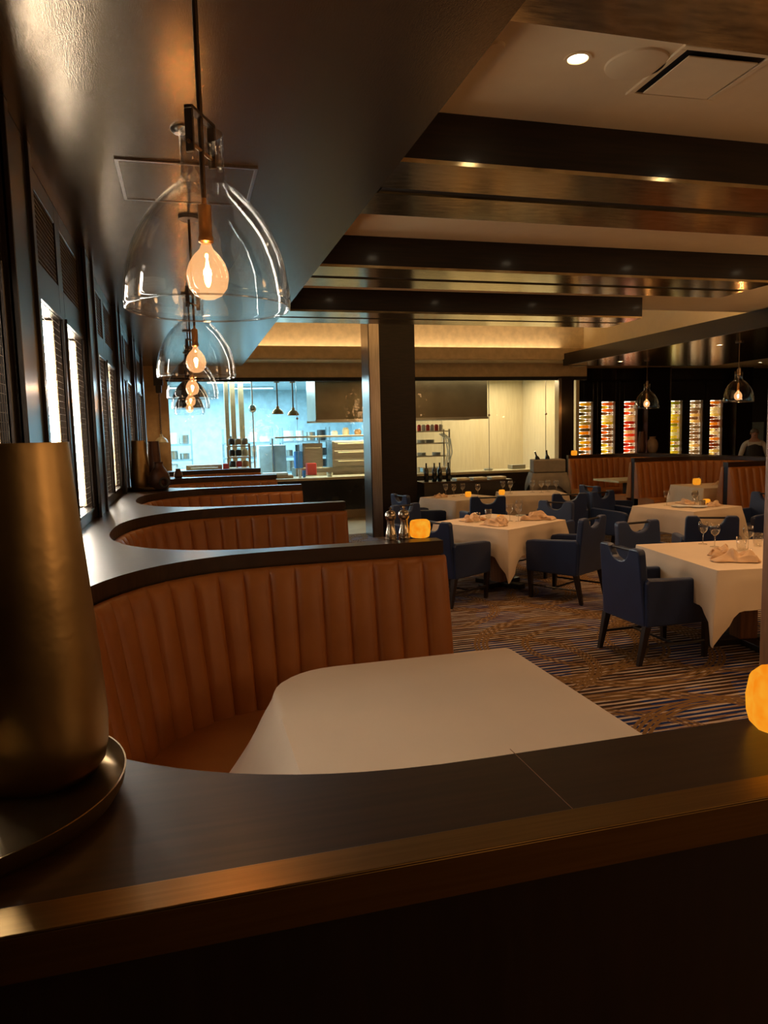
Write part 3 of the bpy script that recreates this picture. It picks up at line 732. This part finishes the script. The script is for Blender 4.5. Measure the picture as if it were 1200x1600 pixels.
# ---------------------------------------------------------------- tableware
def wineglass():
    return MB().lathe([(.034, 0), (.033, .002), (.006, .006), (.004, .012), (.004, .085), (.010, .092), (.028, .108), (.037, .135), (.037, .155), (.032, .185)], n=24).build('wine_glass', 'tumbler', smooth=True, angle=180, solid=.0015)
def waterglass():
    return MB().lathe([(.001, .004), (.030, .003), (.031, 0), (.034, .05), (.037, .105)], n=24).build('water_glass', 'tumbler', smooth=True, angle=180, solid=.0022)
_p = {}
def put(kind, fn, x, y, z, label, cat, group, rz=0., sc=1.):
    if kind not in _p: _p[kind] = fn(); o = _p[kind]
    else: o = _p[kind].copy(); C.objects.link(o)
    o.location = (x, y, z); o.rotation_euler.z = rz; o.scale = (sc,)*3
    return tag(o, label, cat, group)
ZT = TH+.0035
def napkin(seed, n=22, size=.24):
    def f():
        r = random.Random(seed); o = Vector((r.uniform(0, 50), r.uniform(0, 50), 0)); rows = []
        for i in range(n):
            row = []
            for j in range(n):
                u, v_ = i/(n-1)-.5, j/(n-1)-.5
                d = max(abs(u), abs(v_))*2
                q = noise.noise(Vector((u*3.2, v_*3.2, 0))+o); q2 = noise.noise(Vector((u*8, v_*8, 3))+o)
                x = (u + .22*noise.noise(Vector((u*3, v_*3, 7))+o))*size; y = (v_*.62 + .2*noise.noise(Vector((u*3, v_*3, 11))+o))*size
                z = .004 + max(0, (.055*abs(q)*2.2 + .018*abs(q2)*2 + .012)*(1-d**3))
                row.append((x, y, z))
            rows.append(row)
        return MB().loops(rows).build('napkin', 'napkin', smooth=True, angle=180, solid=.004, sub=1)
    return f
GW, GT, GN = 'wine glasses on the tables', 'water glasses on the tables', 'crumpled napkins on the tables'
for x, y, lb in ((4.02, 4.98, 'left wine glass of the pair on the nearest right table'), (4.01, 4.83, 'right wine glass of the pair on the nearest right table'),
                 (4.14, 4.62, 'wine glass right of the water tumbler on the nearest right table'),
                 (3.28, 7.06, 'wine glass in the centre of the middle table, among the napkins'), (3.56, 7.42, 'wine glass on the far right part of the middle table'),
                 (3.35, 7.0, 'wine glass right of the pile of napkins on the middle table'),
                 (5.62, 7.62, 'left wine glass on the candle table'), (5.86, 7.42, 'wine glass beside the shakers on the candle table'), (5.93, 7.50, 'wine glass behind the shakers on the candle table')):
    put('w', wineglass, x, y, ZT, lb, 'wine glass', GW)
far = [(3.72, 10.25, 'small table by the column, leftmost'), (3.80, 10.12, 'small table by the column, second'), (3.98, 10.22, 'small table by the column, behind the left candle'),
       (4.10, 9.92, 'small table by the column, near its right corner'), (4.66, 10.28, 'table before the grey bin, leftmost'), (4.72, 10.14, 'table before the grey bin, second'),
       (4.80, 10.30, 'table before the grey bin, third'), (5.12, 10.2, 'table before the grey bin, fourth'), (5.2, 10.06, 'table before the grey bin, fifth'), (5.36, 10.16, 'table before the grey bin, sixth'), (5.42, 10.0, 'table before the grey bin, rightmost')]
for x, y, lb in far: put('w', wineglass, x, y, ZT, 'wine glass on the '+lb, 'wine glass', GW)
for x, y, lb in ((4.06, 4.60, 'short water tumbler in the centre of the nearest right table'), (4.32, 4.72, 'water tumbler near the post on the nearest right table'),
                 (2.92, 7.10, 'water tumbler at the left of the middle table'), (3.16, 7.35, 'water tumbler behind the napkins on the middle table'),
                 (6.02, 7.6, 'water tumbler on the candle table near its far corner')):
    put('t', waterglass, x, y, ZT, lb, 'water glass', GT)
for k, x, y, rz, lb, sc in ((1, 3.83, 4.55, .6, 'peach napkin lying open on the left of the nearest right table', 1.), (2, 3.72, 4.26, -.5, 'crumpled peach napkin by the near corner of the right table', 1.25),
                        (3, 2.95, 7.25, .3, 'peach napkin heaped at the back left of the middle table', 1.15), (1, 3.12, 6.98, 1.2, 'peach napkin in the middle of the napkin heap on the middle table', 1.2),
                        (2, 2.98, 6.80, 2., 'peach napkin at the near left corner of the middle table', 1.), (3, 3.60, 7.05, -.4, 'peach napkin alone on the right corner of the middle table', 1.3),
                        (2, 3.58, 10.1, .2, 'peach napkin on the small table by the column', .9), (1, 6.05, 7.33, .5, 'peach napkin at the right of the candle table', 1.), (3, 5.95, 7.7, 1.5, 'peach napkin at the back of the candle table', .9)):
    put('n%d' % k, napkin(k), x, y, ZT, lb, 'napkin', GN, rz, sc)
put('n2', napkin(2), 8.35, 9.95, ZT, 'grey-brown napkin on the cloth covered booth table', 'napkin', GN, .3, 1.1)
def plate(): return MB().lathe([(.05, 0), (.055, .004), (.085, .010), (.105, .016), (.104, .018), (.08, .012), (.001, .008)], n=32, cap0=True).build('plate', 'paper', smooth=True)
for x, y, z, lb in ((5.66, 7.42, ZT, 'small white plate on the left of the candle table'), (5.80, 7.28, ZT, 'small white plate in front of the shakers')): put('pl', plate, x, y, z, lb, 'plate', 'white plates')
def shaker(): return MB().lathe([(.018, 0), (.020, .005), (.017, .05), (.019, .055), (.018, .068), (.008, .074)], n=16, cap0=True, cap1=True).build('shaker', 'chrome', smooth=True)
put('sh', shaker, 5.90, 7.36, ZT, 'left salt shaker on the candle table', 'shaker', 'shakers'); put('sh', shaker, 5.96, 7.38, ZT, 'right shaker, next to the candle on the candle table', 'shaker', 'shakers')
candle(6.07, 7.47, ZT, 'small pale yellow candle on the table before the right booths', .8)
candle(3.20, 7.12, ZT, 'small candle glowing among the napkins on the middle table', .7)
candle(3.98, 10.0, ZT, 'left of the two yellow candles on the far tables', .85)
candle(4.54, 10.05, ZT, 'right of the two yellow candles on the far tables', .85)
cj = candle(8.05, 10.15, ZT, 'orange candle in a clear glass jar on the booth table at right', 1.15)
MB().lathe([(.078, 0), (.08, .004), (.08, .15)], n=24, cap0=True).build('glass_jar', 'tumbler', cj, smooth=True, angle=180)

# ---------------------------------------------------------------- service station, grey bin
st = thing('service_counter', 'low dark service counter with bottles and trays in front of the kitchen', 'counter', (4.35, 11.2, 0))
MB().box(-.72, .78, -.2, .25, 0, .83).build('cabinet', 'wood', st, bevel=.004)
MB().box(-.74, .80, -.22, .27, .83, .86).build('worktop', 'ledge', st, bevel=.004)
def bottle(): return MB().lathe([(.036, 0), (.038, .004), (.038, .17), (.030, .20), (.014, .225), (.013, .29), (.015, .292), (.015, .30)], n=20, cap0=True, cap1=True).build('bottle', 'bottleglass', smooth=True)
for x, y, lb in ((3.72, 11.15, 'leftmost'), (3.84, 11.1, 'second from left'), (3.96, 11.18, 'third from left'), (4.07, 11.08, 'rightmost')):
    put('b', bottle, x, y, .8605, lb+' of the dark bottles on the service counter', 'bottle', 'dark bottles on the service counter')
for x, w_, lb in ((4.32, .24, 'left white serving tray on the service counter'), (4.62, .24, 'middle white serving tray on the service counter'), (4.95, .26, 'right white serving tray on the service counter')):
    tag(MB().box(x-w_/2, x+w_/2, 11.05, 11.28, .8605, .90).build('serving_tray', 'counter', bevel=.008), lb, 'tray', 'trays on the service counter')
gb = thing('linen_bin', 'grey cloth lined bin with bottles poking out, right of the kitchen counter', 'bin', (5.72, 10.85, 0), R_(-18))
MB().frustum(-.2, .2, -.16, .16, .05, -.26, .26, -.21, .21, .93).build('bin_body', 'greycloth', gb, bevel=.02)
o = drape(.27, .22, .95, .2, rad=(.03,)*4, seed=31); o.build('liner', 'greycloth', gb, smooth=True)
MB().box(-.26, .26, -.2, .2, .96, 1.17).build('crate', 'greycloth', gb, bevel=.02)
for x, a, lb in ((5.58, .35, 'left bottle leaning in the grey bin'), (5.72, .12, 'right bottle standing in the grey bin')):
    b = put('b', bottle, x, 10.82, 1.02, lb, 'bottle', 'bottles in the grey bin'); b.rotation_euler.y = -a

# ---------------------------------------------------------------- open kitchen
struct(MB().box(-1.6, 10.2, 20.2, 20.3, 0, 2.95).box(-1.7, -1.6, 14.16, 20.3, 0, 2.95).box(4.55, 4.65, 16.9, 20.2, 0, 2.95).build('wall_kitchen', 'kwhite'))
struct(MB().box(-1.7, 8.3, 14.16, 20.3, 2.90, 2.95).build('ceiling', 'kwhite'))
struct(MB().box(4.65, 8.3, 16.9, 17.0, 0, 2.9).box(8.22, 8.3, 14.3, 16.9, 0, 2.9).build('wall_kitchen', 'kyellow'))
struct(MB().box(6.05, 6.95, 16.88, 16.9, .1, 2.5).build('door_1', 'kyellow', bevel=.01))
kc = thing('kitchen_counter', 'long pale stone counter on a dark marble front under the kitchen glass', 'counter', (3.7, 14.1, 0))
rel(MB().box(-.27, 7.7, 14.10, 14.8, .77, .82), kc).build('counter_top', 'counter', kc, bevel=.004)
rel(MB().box(-.27, 7.7, 14.14, 14.75, .16, .77), kc).build('marble_front', 'marble', kc)
rel(MB().box(-.27, 7.7, 14.13, 14.75, 0, .16), kc).build('plinth', 'tile', kc)
PX = [-.27, 2.1, 4.4, 6.1, 7.66]
for i, (a, b) in enumerate(zip(PX, PX[1:])):
    o = MB().box(a+.004, b-.004, 14.115, 14.125, .82, 2.69).build('window_%d' % (20+i), 'pane'); struct(o)
struct(MB().box(8.02, 8.3, 14.115, 14.125, .6, 2.69).build('window_24', 'pane'))
clips = MB()
for x in (2.1, 4.4, 6.1, 7.4):
    clips.box(x-.003, x+.003, 14.11, 14.13, .82, 2.69); clips.lathe([(.022, -.012), (.022, .012)], (x, 14.11, 1.98), 12, True, True, 'y')
struct(clips.build('trim_10', 'steelwrap'))
struct(MB().box(.82, .90, 15.6, 15.8, 0, 2.9).build('trim_11', 'board'))
struct(MB().box(.95, 1.05, 15.8, 15.9, 0, 2.9).box(1.12, 1.22, 15.7, 15.9, 0, 2.9).build('trim_12', 'warmwall'))
# extractor hoods
def hood(x0, x1, label, y0=15.0, y1=16.1, z0=1.95):
    t = thing('extractor_hood', label, 'extractor hood', ((x0+x1)/2, (y0+y1)/2, z0), 0, 'steel hoods')
    a, h = (x1-x0)/2, (y1-y0)/2
    rows = [[(sx, -h, 0), (sx, -h, .88), (sx, h, .88), (sx, h, 0)] for sx in (-a, a)]
    MB().loops(rows, close_u=True, cap=True).build('hood_body', 'steeldark', t, bevel=.01)
    f = MB().box(-a-.01, a+.01, -h-.015, -h, -.03, .02).box(-a-.01, a+.01, h, h+.01, -.03, .02); f.build('lip', 'steel', t)
    MB().box(-a*.8, a*.8, -.05, .05, -.012, 0).build('hood_light', emis('hood_lamp', (1., .85, .5), 5), t)
hood(2.62, 4.4, 'dark extractor hood in the kitchen left of the column'); hood(4.42, 6.45, 'dark extractor hood in the kitchen right of the column, streaked with reflections')
light('hood_light', 'AREA', (5.3, 15.5, 1.9), 9, (1., .82, .45), 1.6, .3)
# cooking line
def cab(name, label, cat, x0, x1, y0, y1, z0, z1, m='steel', doors=0, shelf=0, group=None):
    t = thing(name, label, cat, ((x0+x1)/2, (y0+y1)/2, z0), 0, group); a, h = (x1-x0)/2, (y1-y0)/2
    MB().box(-a, a, -h, h, 0, z1-z0).build('body', m, t, bevel=.008)
    for k in range(doors):
        zz = (z1-z0)*(k+.12)/doors; z2 = (z1-z0)*(k+.88)/doors
        d = MB().box(-a*.9, a*.9, -h-.02, -h, zz, z2).build('door', m, t, bevel=.006)
        MB().tube([(-a*.75, -h-.06, z2-.04), (a*.75, -h-.06, z2-.04)], .014, 8).build('handle', 'counter', d, smooth=True)
    return t
cab('range', 'steel range block behind the kitchen glass, left of the column', 'range', 2.25, 3.85, 15.6, 16.2, 0, .95, doors=1)
cab('oven', 'stack of steel ovens with bar handles left of the column', 'oven', 3.0, 3.95, 15.3, 15.9, .955, 1.52, doors=3)
cab('steamer', 'upright steel cabinet with a fluted front beside the ovens', 'oven', 2.42, 2.86, 15.65, 16.1, .955, 1.48, doors=1)
sh_ = thing('plate_shelf', 'long steel shelf over the cooking line, lit from above', 'shelf', (3.0, 15.6, 0))
MB().box(-1.2, 1.0, -.3, .72, 1.60, 1.64).build('shelf_board', 'steel', sh_, bevel=.005)
for x in (-1.15, -.1, .95): MB().tube([(x, .68, 0), (x, .68, 1.6)], .02, 8).build('upright', 'steel', sh_, smooth=True)
for i, (x, h_, m) in enumerate(((3.35, .16, 'counter'), (3.1, .1, 'paper'), (3.62, .12, 'board'))):
    tag(MB().lathe([(.07, 0), (.08, h_*.6), (.05, h_)], (x, 15.5, 1.6405), 16, True, True).build('container', m, smooth=True), ('pale', 'white', 'brown')[i]+' container on the long steel shelf over the ovens', 'container', 'containers on the steel shelf')
cab('worktop', 'pale worktop block at the left end of the kitchen behind the glass', 'counter', -.2, 1.0, 15.0, 15.6, 0, 1.02, 'counter')
cab('drawer_unit', 'brown wooden drawer unit low in the left kitchen window', 'cabinet', -.02, .66, 14.5, 14.78, .8205, 1.13, 'board', doors=2)
rk = thing('condiment_rack', 'wooden rack of dark jars in front of the brown kitchen post', 'rack', (1.0, 14.7, .82))
for z in (.0, .2, .42, .64): MB().box(-.22, .22, -.14, .14, z, z+.022).build('shelf', 'board', rk)
for sx in (-.21, .21):
    for sy in (-.13, .13): MB().box(sx-.012, sx+.012, sy-.012, sy+.012, 0, .70).build('post', 'board', rk)
rnd = random.Random(3)
for z, ms in ((.842, ('board', 'paper', 'darkitem')), (1.042, ('darkitem', 'red', 'board')), (1.262, ('darkitem', 'darkitem', 'counter')), (1.482, ('darkitem', 'board', 'clay'))):
    for k, m in enumerate(ms):
        tag(MB().lathe([(.05, 0), (.06, .02), (.06, .09), (.045, .12)], (.87+k*.13, 14.7, z+.0205), 14, True, True).build('jar', m, smooth=True),
            '%s jar on the %s shelf of the wooden kitchen rack' % (('left', 'middle', 'right')[k], {.842: 'bottom', 1.042: 'second', 1.262: 'third', 1.482: 'top'}[z]), 'jar', 'jars on the wooden rack')
# back shelves with pans
for sx, nm in ((-1.0, 'left'), (.9, 'middle'), (2.3, 'right')):
    t = thing('storage_shelf', nm+' white storage rack against the kitchen back wall', 'shelf', (sx+.55, 18.0, 0), 0, 'storage racks at the back of the kitchen')
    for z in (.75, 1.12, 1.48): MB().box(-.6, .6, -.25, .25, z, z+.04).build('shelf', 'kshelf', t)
    for a in (-.58, .58):
        for b in (-.23, .23): MB().box(a-.015, a+.015, b-.015, b+.015, 0, 1.85).build('post', 'kshelf', t)
    for zi, z in enumerate((.75, 1.12, 1.48)):
        for k in range(4):
            r = rnd.uniform(.08, .125); h_ = rnd.uniform(.13, .27)
            m = rnd.choice(['steel', 'steel', 'darkitem', 'paper'])
            tag(MB().lathe([(r*.9, 0), (r, .01), (r, h_), (r*.93, h_), (r*.93, h_*.4)], (sx+.15+k*.27, 17.95, z+.0405), 16, True, True).build('stock_pot', m, smooth=True),
                '%s pot on the %s shelf of the %s storage rack' % (('first', 'second', 'third', 'fourth')[k], ('lower', 'middle', 'upper')[zi], nm), 'pot', 'pots on the storage racks')
for x, y, z, sx, sy, sz, m, lb in ((.72, 14.4, .8205, .05, .1, .33, 'red', 'red container left of the wooden kitchen rack'), (2.335, 15.75, .9505, .078, .12, .36, 'blue', 'blue tub at the left end of the cooking line'),
                                  (2.52, 15.2, .8205, .1, .1, .25, 'red', 'red carton below the blue tub'), (1.72, 14.5, .8205, .30, .16, .06, 'board', 'lower wooden board stack on the kitchen counter'),
                                  (1.68, 14.5, .8815, .24, .14, .05, 'paper', 'upper pale trays on the wooden board stack'), (1.85, 16.6, .0, .3, .3, 1.45, 'kwhite', 'tall white appliance in the middle of the kitchen'),
                                  (1.95, 18.5, 1.2, .2, .15, .22, 'blue', 'blue box on the far kitchen wall'), (5.0, 14.55, .8205, .28, .2, .10, 'steel', 'flat steel pan on the counter right of the column'),
                                  (6.95, 14.6, .8205, .16, .12, .09, 'steel', 'small steel tray at the right end of the counter'), (7.42, 14.5, .8205, .15, .12, .20, 'counter', 'cream box at the right end of the kitchen counter')):
    dz = 0
    t = tag(MB().box(-sx, sx, -sy, sy, 0, sz).build('box', m, bevel=.012, loc=(x, y, z)), lb, 'box')
    if z == 1.2: t.location = (1.95, 20.02, 1.2)
tr = thing('equipment_rack', 'steel rack with plates, red jars and curved hoses right of the column', 'rack', (5.25, 15.3, 0))
for z in (.85, 1.12, 1.40, 1.66): MB().box(-.45, .35, -.2, .2, z, z+.025).build('shelf', 'steel', tr)
for a in (-.44, .34):
    for b in (-.18, .18): MB().box(a-.015, a+.015, b-.015, b+.015, 0, 1.72).build('post', 'steel', tr)
for k in range(3): MB().tube([(.1+.05*k, -.22, 1.62), (.24+.05*k, -.24, 1.5), (.28+.05*k, -.24, 1.2), (.2+.04*k, -.22, .9)], .014, 8).build('hose', 'paper', tr, smooth=True)
for k in range(6): tag(MB().lathe([(.04, 0), (.045, .01), (.045, .12), (.03, .14)], (4.95+k*.1, 15.28, 1.6855), 12, True, True).build('jar', 'red' if k % 2 == 0 else 'paper', smooth=True),
                       'jar %s on top of the steel equipment rack' % ('at the left end', 'second from left', 'third from left', 'third from right', 'second from right', 'at the right end')[k], 'jar', 'jars on the equipment rack')
for k, (x, z) in enumerate(((5.0, 1.1455), (5.2, 1.4255), (5.35, 1.1455), (5.0, 1.4255))):
    mb = MB()
    for q in range(5): mb.lathe([(.08, q*.014), (.11, q*.014+.012)], (x, 15.3, z), 18, True, True)
    tag(mb.build('plate_stack', 'paper'), ('left plate stack on the second', 'right plate stack on the third', 'right plate stack on the second', 'left plate stack on the third')[k]+' shelf of the equipment rack', 'plates', 'plate stacks')
for x0, x1, y, z, lb in ((-.9, .1, 18.3, 2.86, 'left'), (.5, 1.5, 16.6, 2.86, 'near middle'), (1.2, 2.2, 18.6, 2.86, 'right')):
    t = thing('ceiling_lamp', lb+' tube lamp on the bright kitchen ceiling', 'ceiling light', ((x0+x1)/2, y, z), 0, 'kitchen tube lamps')
    MB().box(-.5, .5, -.06, .06, 0, .04).build('housing', 'kwhite', t); MB().box(-.48, .48, -.04, .04, -.02, 0).build('tube', 'ktube', t)
for x, y, rr, hh, m, lb in ((1.42, 14.30, .09, .05, 'steel', 'small steel bowl on the kitchen counter left of the wooden boards'), (2.15, 14.35, .035, .16, 'paper', 'white squeeze bottle on the kitchen counter'),
                        (2.24, 14.38, .035, .14, 'blue', 'blue squeeze bottle on the kitchen counter'), (2.75, 14.35, .06, .09, 'steel', 'steel tin on the counter in front of the ovens'), (6.2, 14.4, .10, .04, 'paper', 'white plate pile on the counter before the warm wall'),
                        (4.62, 14.4, .05, .12, 'paper', 'white cup just right of the column on the kitchen counter')):
    tag(MB().lathe([(rr*.8, 0), (rr, hh*.5), (rr, hh), (rr*.85, hh), (rr*.7, hh*.2)], (x, y, .8205), 18, True, False).build('container', m, smooth=True), lb, 'container')
wb = tag(MB().box(-.13, .13, -.08, .0, 0, .34).build('towel_dispenser', 'blue' if 0 else 'paper', bevel=.02, loc=(1.85, 16.598, 1.05)), 'white box fixed on the tall kitchen appliance', 'dispenser')
pl_ = thing('pole', 'steel pole with a round grey housing rising beside the brown kitchen post', 'pole', (1.30, 14.62, .8205))
MB().tube([(0, 0, 0), (0, 0, 2.07)], .016, 10).build('tube', 'steel', pl_, smooth=True)
MB().ball((0, 0, 1.38), .075, (1, 1, 1.1)).build('housing', 'steel', pl_, smooth=True)
MB().lathe([(.07, 0), (.07, .012), (.03, .02)], n=20, cap0=True, cap1=True).build('base', 'steel', pl_, smooth=True)
# heat lamps
def heatlamp(x, y, z, ztop, label, coil=False, m='bulbbrass'):
    t = thing('heat_lamp', label, 'heat lamp', (x, y, z), 0, 'heat lamps at the kitchen pass')
    MB().lathe([(.11, 0), (.115, .012), (.10, .05), (.07, .085), (.035, .105), (.028, .15), (.02, .155)], n=24, cap1=True).build('shade', m, t, smooth=True)
    if coil:
        pts = [(.014*math.cos(k*.9), .014*math.sin(k*.9), .15+(ztop-z-.25)*k/150) for k in range(151)]
        MB().tube(pts, .006, 5).build('coil_cord', 'darkitem', t, smooth=True)
        MB().box(-.05, .05, -.05, .05, ztop-z-.13, ztop-z).build('cord_box', 'darkitem', t, bevel=.01)
    else:
        MB().tube([(0, 0, .15), (0, 0, ztop-z)], .014, 8).build('cord', 'bronze', t, smooth=True)
        MB().box(-.05, .05, -.05, .05, ztop-z-.22, ztop-z-.1).build('reel', 'board', t, bevel=.01)
heatlamp(1.76, 14.35, 2.08, 2.9, 'left of the two brass heat lamps hanging over the kitchen pass'); heatlamp(2.07, 14.4, 2.05, 2.9, 'right of the two brass heat lamps hanging over the kitchen pass')
heatlamp(-.42, 13.75, 1.58, 2.60, 'pale heat lamp on a dark coiled cord at the far left', True, 'counter')
tag(MB().box(-.5, -.34, 13.7, 13.8, 2.60, 3.03).build('cord_post', 'darkitem'), 'dark hanger above the coiled cord lamp', 'hanger')

# ---------------------------------------------------------------- wine cabinets
ORD = 'first second third fourth fifth sixth seventh eighth ninth tenth eleventh twelfth thirteenth fourteenth fifteenth sixteenth seventeenth'.split()
CN = ['leftmost', 'second from left', 'third from left', 'fourth from left', 'fifth from left', 'rightmost']
lab = M['labelw'] = mat('bottle_label', (.80, .72, .55), .6)
BG = {}
def bg(c):
    k = tuple(c)
    if k not in BG:
        m = bpy.data.materials.new('bottle_glass_%d' % len(BG)); m.use_nodes = True; nt = m.node_tree; N = nt.nodes; L = nt.links
        N.remove(N['Principled BSDF']); a = N.new('ShaderNodeBsdfTranslucent'); a.inputs[0].default_value = (*c, 1)
        g = N.new('ShaderNodeBsdfGlossy'); g.inputs[1].default_value = .1; d = N.new('ShaderNodeBsdfTransparent'); d.inputs[0].default_value = (*c, 1)
        m1 = N.new('ShaderNodeMixShader'); m1.inputs[0].default_value = .5; L.new(a.outputs[0], m1.inputs[1]); L.new(d.outputs[0], m1.inputs[2])
        m2 = N.new('ShaderNodeMixShader'); m2.inputs[0].default_value = .08; L.new(m1.outputs[0], m2.inputs[1]); L.new(g.outputs[0], m2.inputs[2])
        L.new(m2.outputs[0], N['Material Output'].inputs[0]); BG[k] = m
    return BG[k]
PAL = [[(.9, .6, .05), (.95, .5, .04), (.5, .42, .2), (.25, .2, .12)], [(.9, .8, .5), (.8, .65, .1), (.4, .25, .15), (.9, .35, .1)], [(.9, .2, .1), (.95, .3, .15), (.9, .7, .5), (.6, .1, .06)],
       [(.85, .75, .2), (.9, .6, .1), (.8, .8, .6), (.5, .5, .1)], [(.8, .75, .6), (.45, .3, .2), (.5, .4, .3), (.9, .7, .4)], [(.95, .5, .12), (.9, .75, .4), (.4, .15, .05), (.9, .8, .6)]]
protoB = {}
def wbottle(c):
    k = tuple(c)
    if k in protoB: return dup(protoB[k])
    o = MB().lathe([(.034, -.15), (.037, -.145), (.037, .03), (.028, .065), (.014, .085), (.013, .15)], n=12, cap0=True, cap1=True, axis='x').build('wine_bottle', bg(c), smooth=True)
    MB().lathe([(.0378, -.11), (.0378, 0)], n=12, axis='x').build('label', bg((.85, .80, .62)), o, smooth=True)
    MB().lathe([(.0145, .10), (.0145, .152)], n=10, cap1=True, axis='x').build('capsule', bg((.25, .1, .05)), o, smooth=True)
    protoB[k] = o; return o
for i, x in enumerate(XN):
    t = thing('wine_cabinet', CN[i]+' of the six tall lit wine cabinets in the dark wall', 'wine cabinet', (x, 17.0, .80), 0, 'lit wine cabinets')
    MB().box(0, .41, .33, .34, 0, 1.545).build('backlight', 'wineback', t)
    MB().box(.406, .41, .02, .33, 0, 1.545).build('side_panel', 'board', t)
    pass
    for k in range(18): MB().box(.0, .38, .10, .25, .02+k*.084, .026+k*.084).build('rest', 'tumbler', t) if k == 0 else None
    MB().box(.01, .018, .06, .10, 0, 1.545).box(.375, .383, .06, .10, 0, 1.545).build('peg_rail', 'steel', t)
    for k in range(18):
        c = PAL[i][int((k*1.7+i*2.3) % 4)] if k % 3 else rnd.choice(PAL[i])
        b = wbottle(c); b.location = (x+.19+(.02 if k % 2 else -.01), 17.16, .80+.072+k*.083)
        if k % 2: b.rotation_euler.z = PI
        b.scale = (1.18, 1.08, 1.08)
        tag(b, 'wine bottle lying %s in the %s lit wine cabinet' % ('at the very top' if k == 17 else 'at the very bottom' if k == 0 else ORD[17-k]+' from the top', CN[i]), 'wine bottle', 'wine bottles in the %s cabinet' % CN[i])

# ---------------------------------------------------------------- person at the far right
def person(x, y, rz):
    t = thing('person', 'person in a white shirt and dark vest standing behind the right booths', 'person', (x, y, 0), rz)
    V = [(0, 0, .90), (0, 0, 1.08), (0, 0, 1.24), (0, 0, 1.33), (0, -.01, 1.40), (0, -.02, 1.45), (0, -.02, 1.52),
         (.17, 0, 1.28), (.24, .0, 1.03), (.20, -.14, .86), (.16, -.22, .84), (-.17, 0, 1.28), (-.24, 0, 1.03), (-.20, -.14, .86), (-.16, -.22, .84),
         (.09, 0, .85), (.10, 0, .45), (.10, .02, .07), (.10, -.14, .035), (-.09, 0, .85), (-.10, 0, .45), (-.10, .02, .07), (-.10, -.14, .035)]
    Rr = [(.145, .10), (.13, .095), (.155, .10), (.08, .07), (.05, .05), (.065, .075), (.06, .075), (.05, .045), (.032, .032), (.026, .026), (.03, .016), (.05, .045), (.032, .032), (.028, .028), (.03, .016),
          (.085, .085), (.055, .055), (.04, .04), (.035, .03), (.085, .085), (.055, .055), (.04, .04), (.035, .03)]
    E_ = [(0, 1), (1, 2), (2, 3), (3, 4), (4, 5), (5, 6), (3, 7), (7, 8), (8, 9), (9, 10), (3, 11), (11, 12), (12, 13), (13, 14), (0, 15), (15, 16), (16, 17), (17, 18), (0, 19), (19, 20), (20, 21), (21, 22)]
    for sx in (1, -1):
        hb = 10 if sx > 0 else 14
        for k in range(4):
            V += [(sx*(.135+.016*k), -.27, .835), (sx*(.135+.016*k), -.305, .815)]; Rr += [(.009, .009), (.007, .007)]; n_ = len(V); E_ += [(hb, n_-2), (n_-2, n_-1)]
        V += [(sx*.125, -.235, .85), (sx*.115, -.262, .85)]; Rr += [(.010, .010), (.008, .008)]; n_ = len(V); E_ += [(hb, n_-2), (n_-2, n_-1)]
    def skin(name, vs, es, rs, m, parent, root=0, grow=0.):
        me = bpy.data.meshes.new(name); me.from_pydata(vs, es, []); o = bpy.data.objects.new(name, me); C.objects.link(o); o.parent = parent
        md = o.modifiers.new('skin', 'SKIN'); md.use_smooth_shade = True
        for i_, r in enumerate(rs): me.skin_vertices[0].data[i_].radius = (r[0]+grow, r[1]+grow); me.skin_vertices[0].data[i_].use_root = (i_ == root)
        s_ = o.modifiers.new('sub', 'SUBSURF'); s_.levels = 1; s_.render_levels = 2; me.materials.append(M[m]); return o
    body = skin('body', V, E_, Rr, 'skin', t)
    MB().ball((0, -.092, 1.485), .012, (.8, 1, 1.6), 8, 6).build('nose', 'skin', body, smooth=True)
    for sx in (-1, 1):
        MB().ball((sx*.070, -.015, 1.487), .018, (.4, .8, 1.3), 8, 6).build('ear', 'skin', body, smooth=True)
        MB().ball((sx*.027, -.088, 1.508), .008, (1.3, .5, .7), 8, 6).build('eye', 'darkitem', body, smooth=True)
    MB().box(-.022, .022, -.094, -.085, 1.448, 1.454).build('mouth', 'darkitem', body)
    def sub(idx): 
        mp_ = {a: b for b, a in enumerate(idx)}
        return [V[a] for a in idx], [(mp_[a], mp_[b]) for a, b in E_ if a in mp_ and b in mp_], [Rr[a] for a in idx]
    skin('shirt', *sub([0, 1, 2, 3, 7, 8, 9, 11, 12, 13]), 'shirt', t, grow=.012)
    skin('vest', *sub([0, 1, 2, 3]), 'vest', t, grow=.024)
    skin('trousers', *sub([0, 15, 16, 17, 19, 20, 21]), 'vest', t, grow=.014)
    MB().ball((0, .005, 1.515), .078, (.95, .95, .80), 16, 10).build('hair', 'greyhair', t, smooth=True)
person(10.42, 11.55, R_(-35))
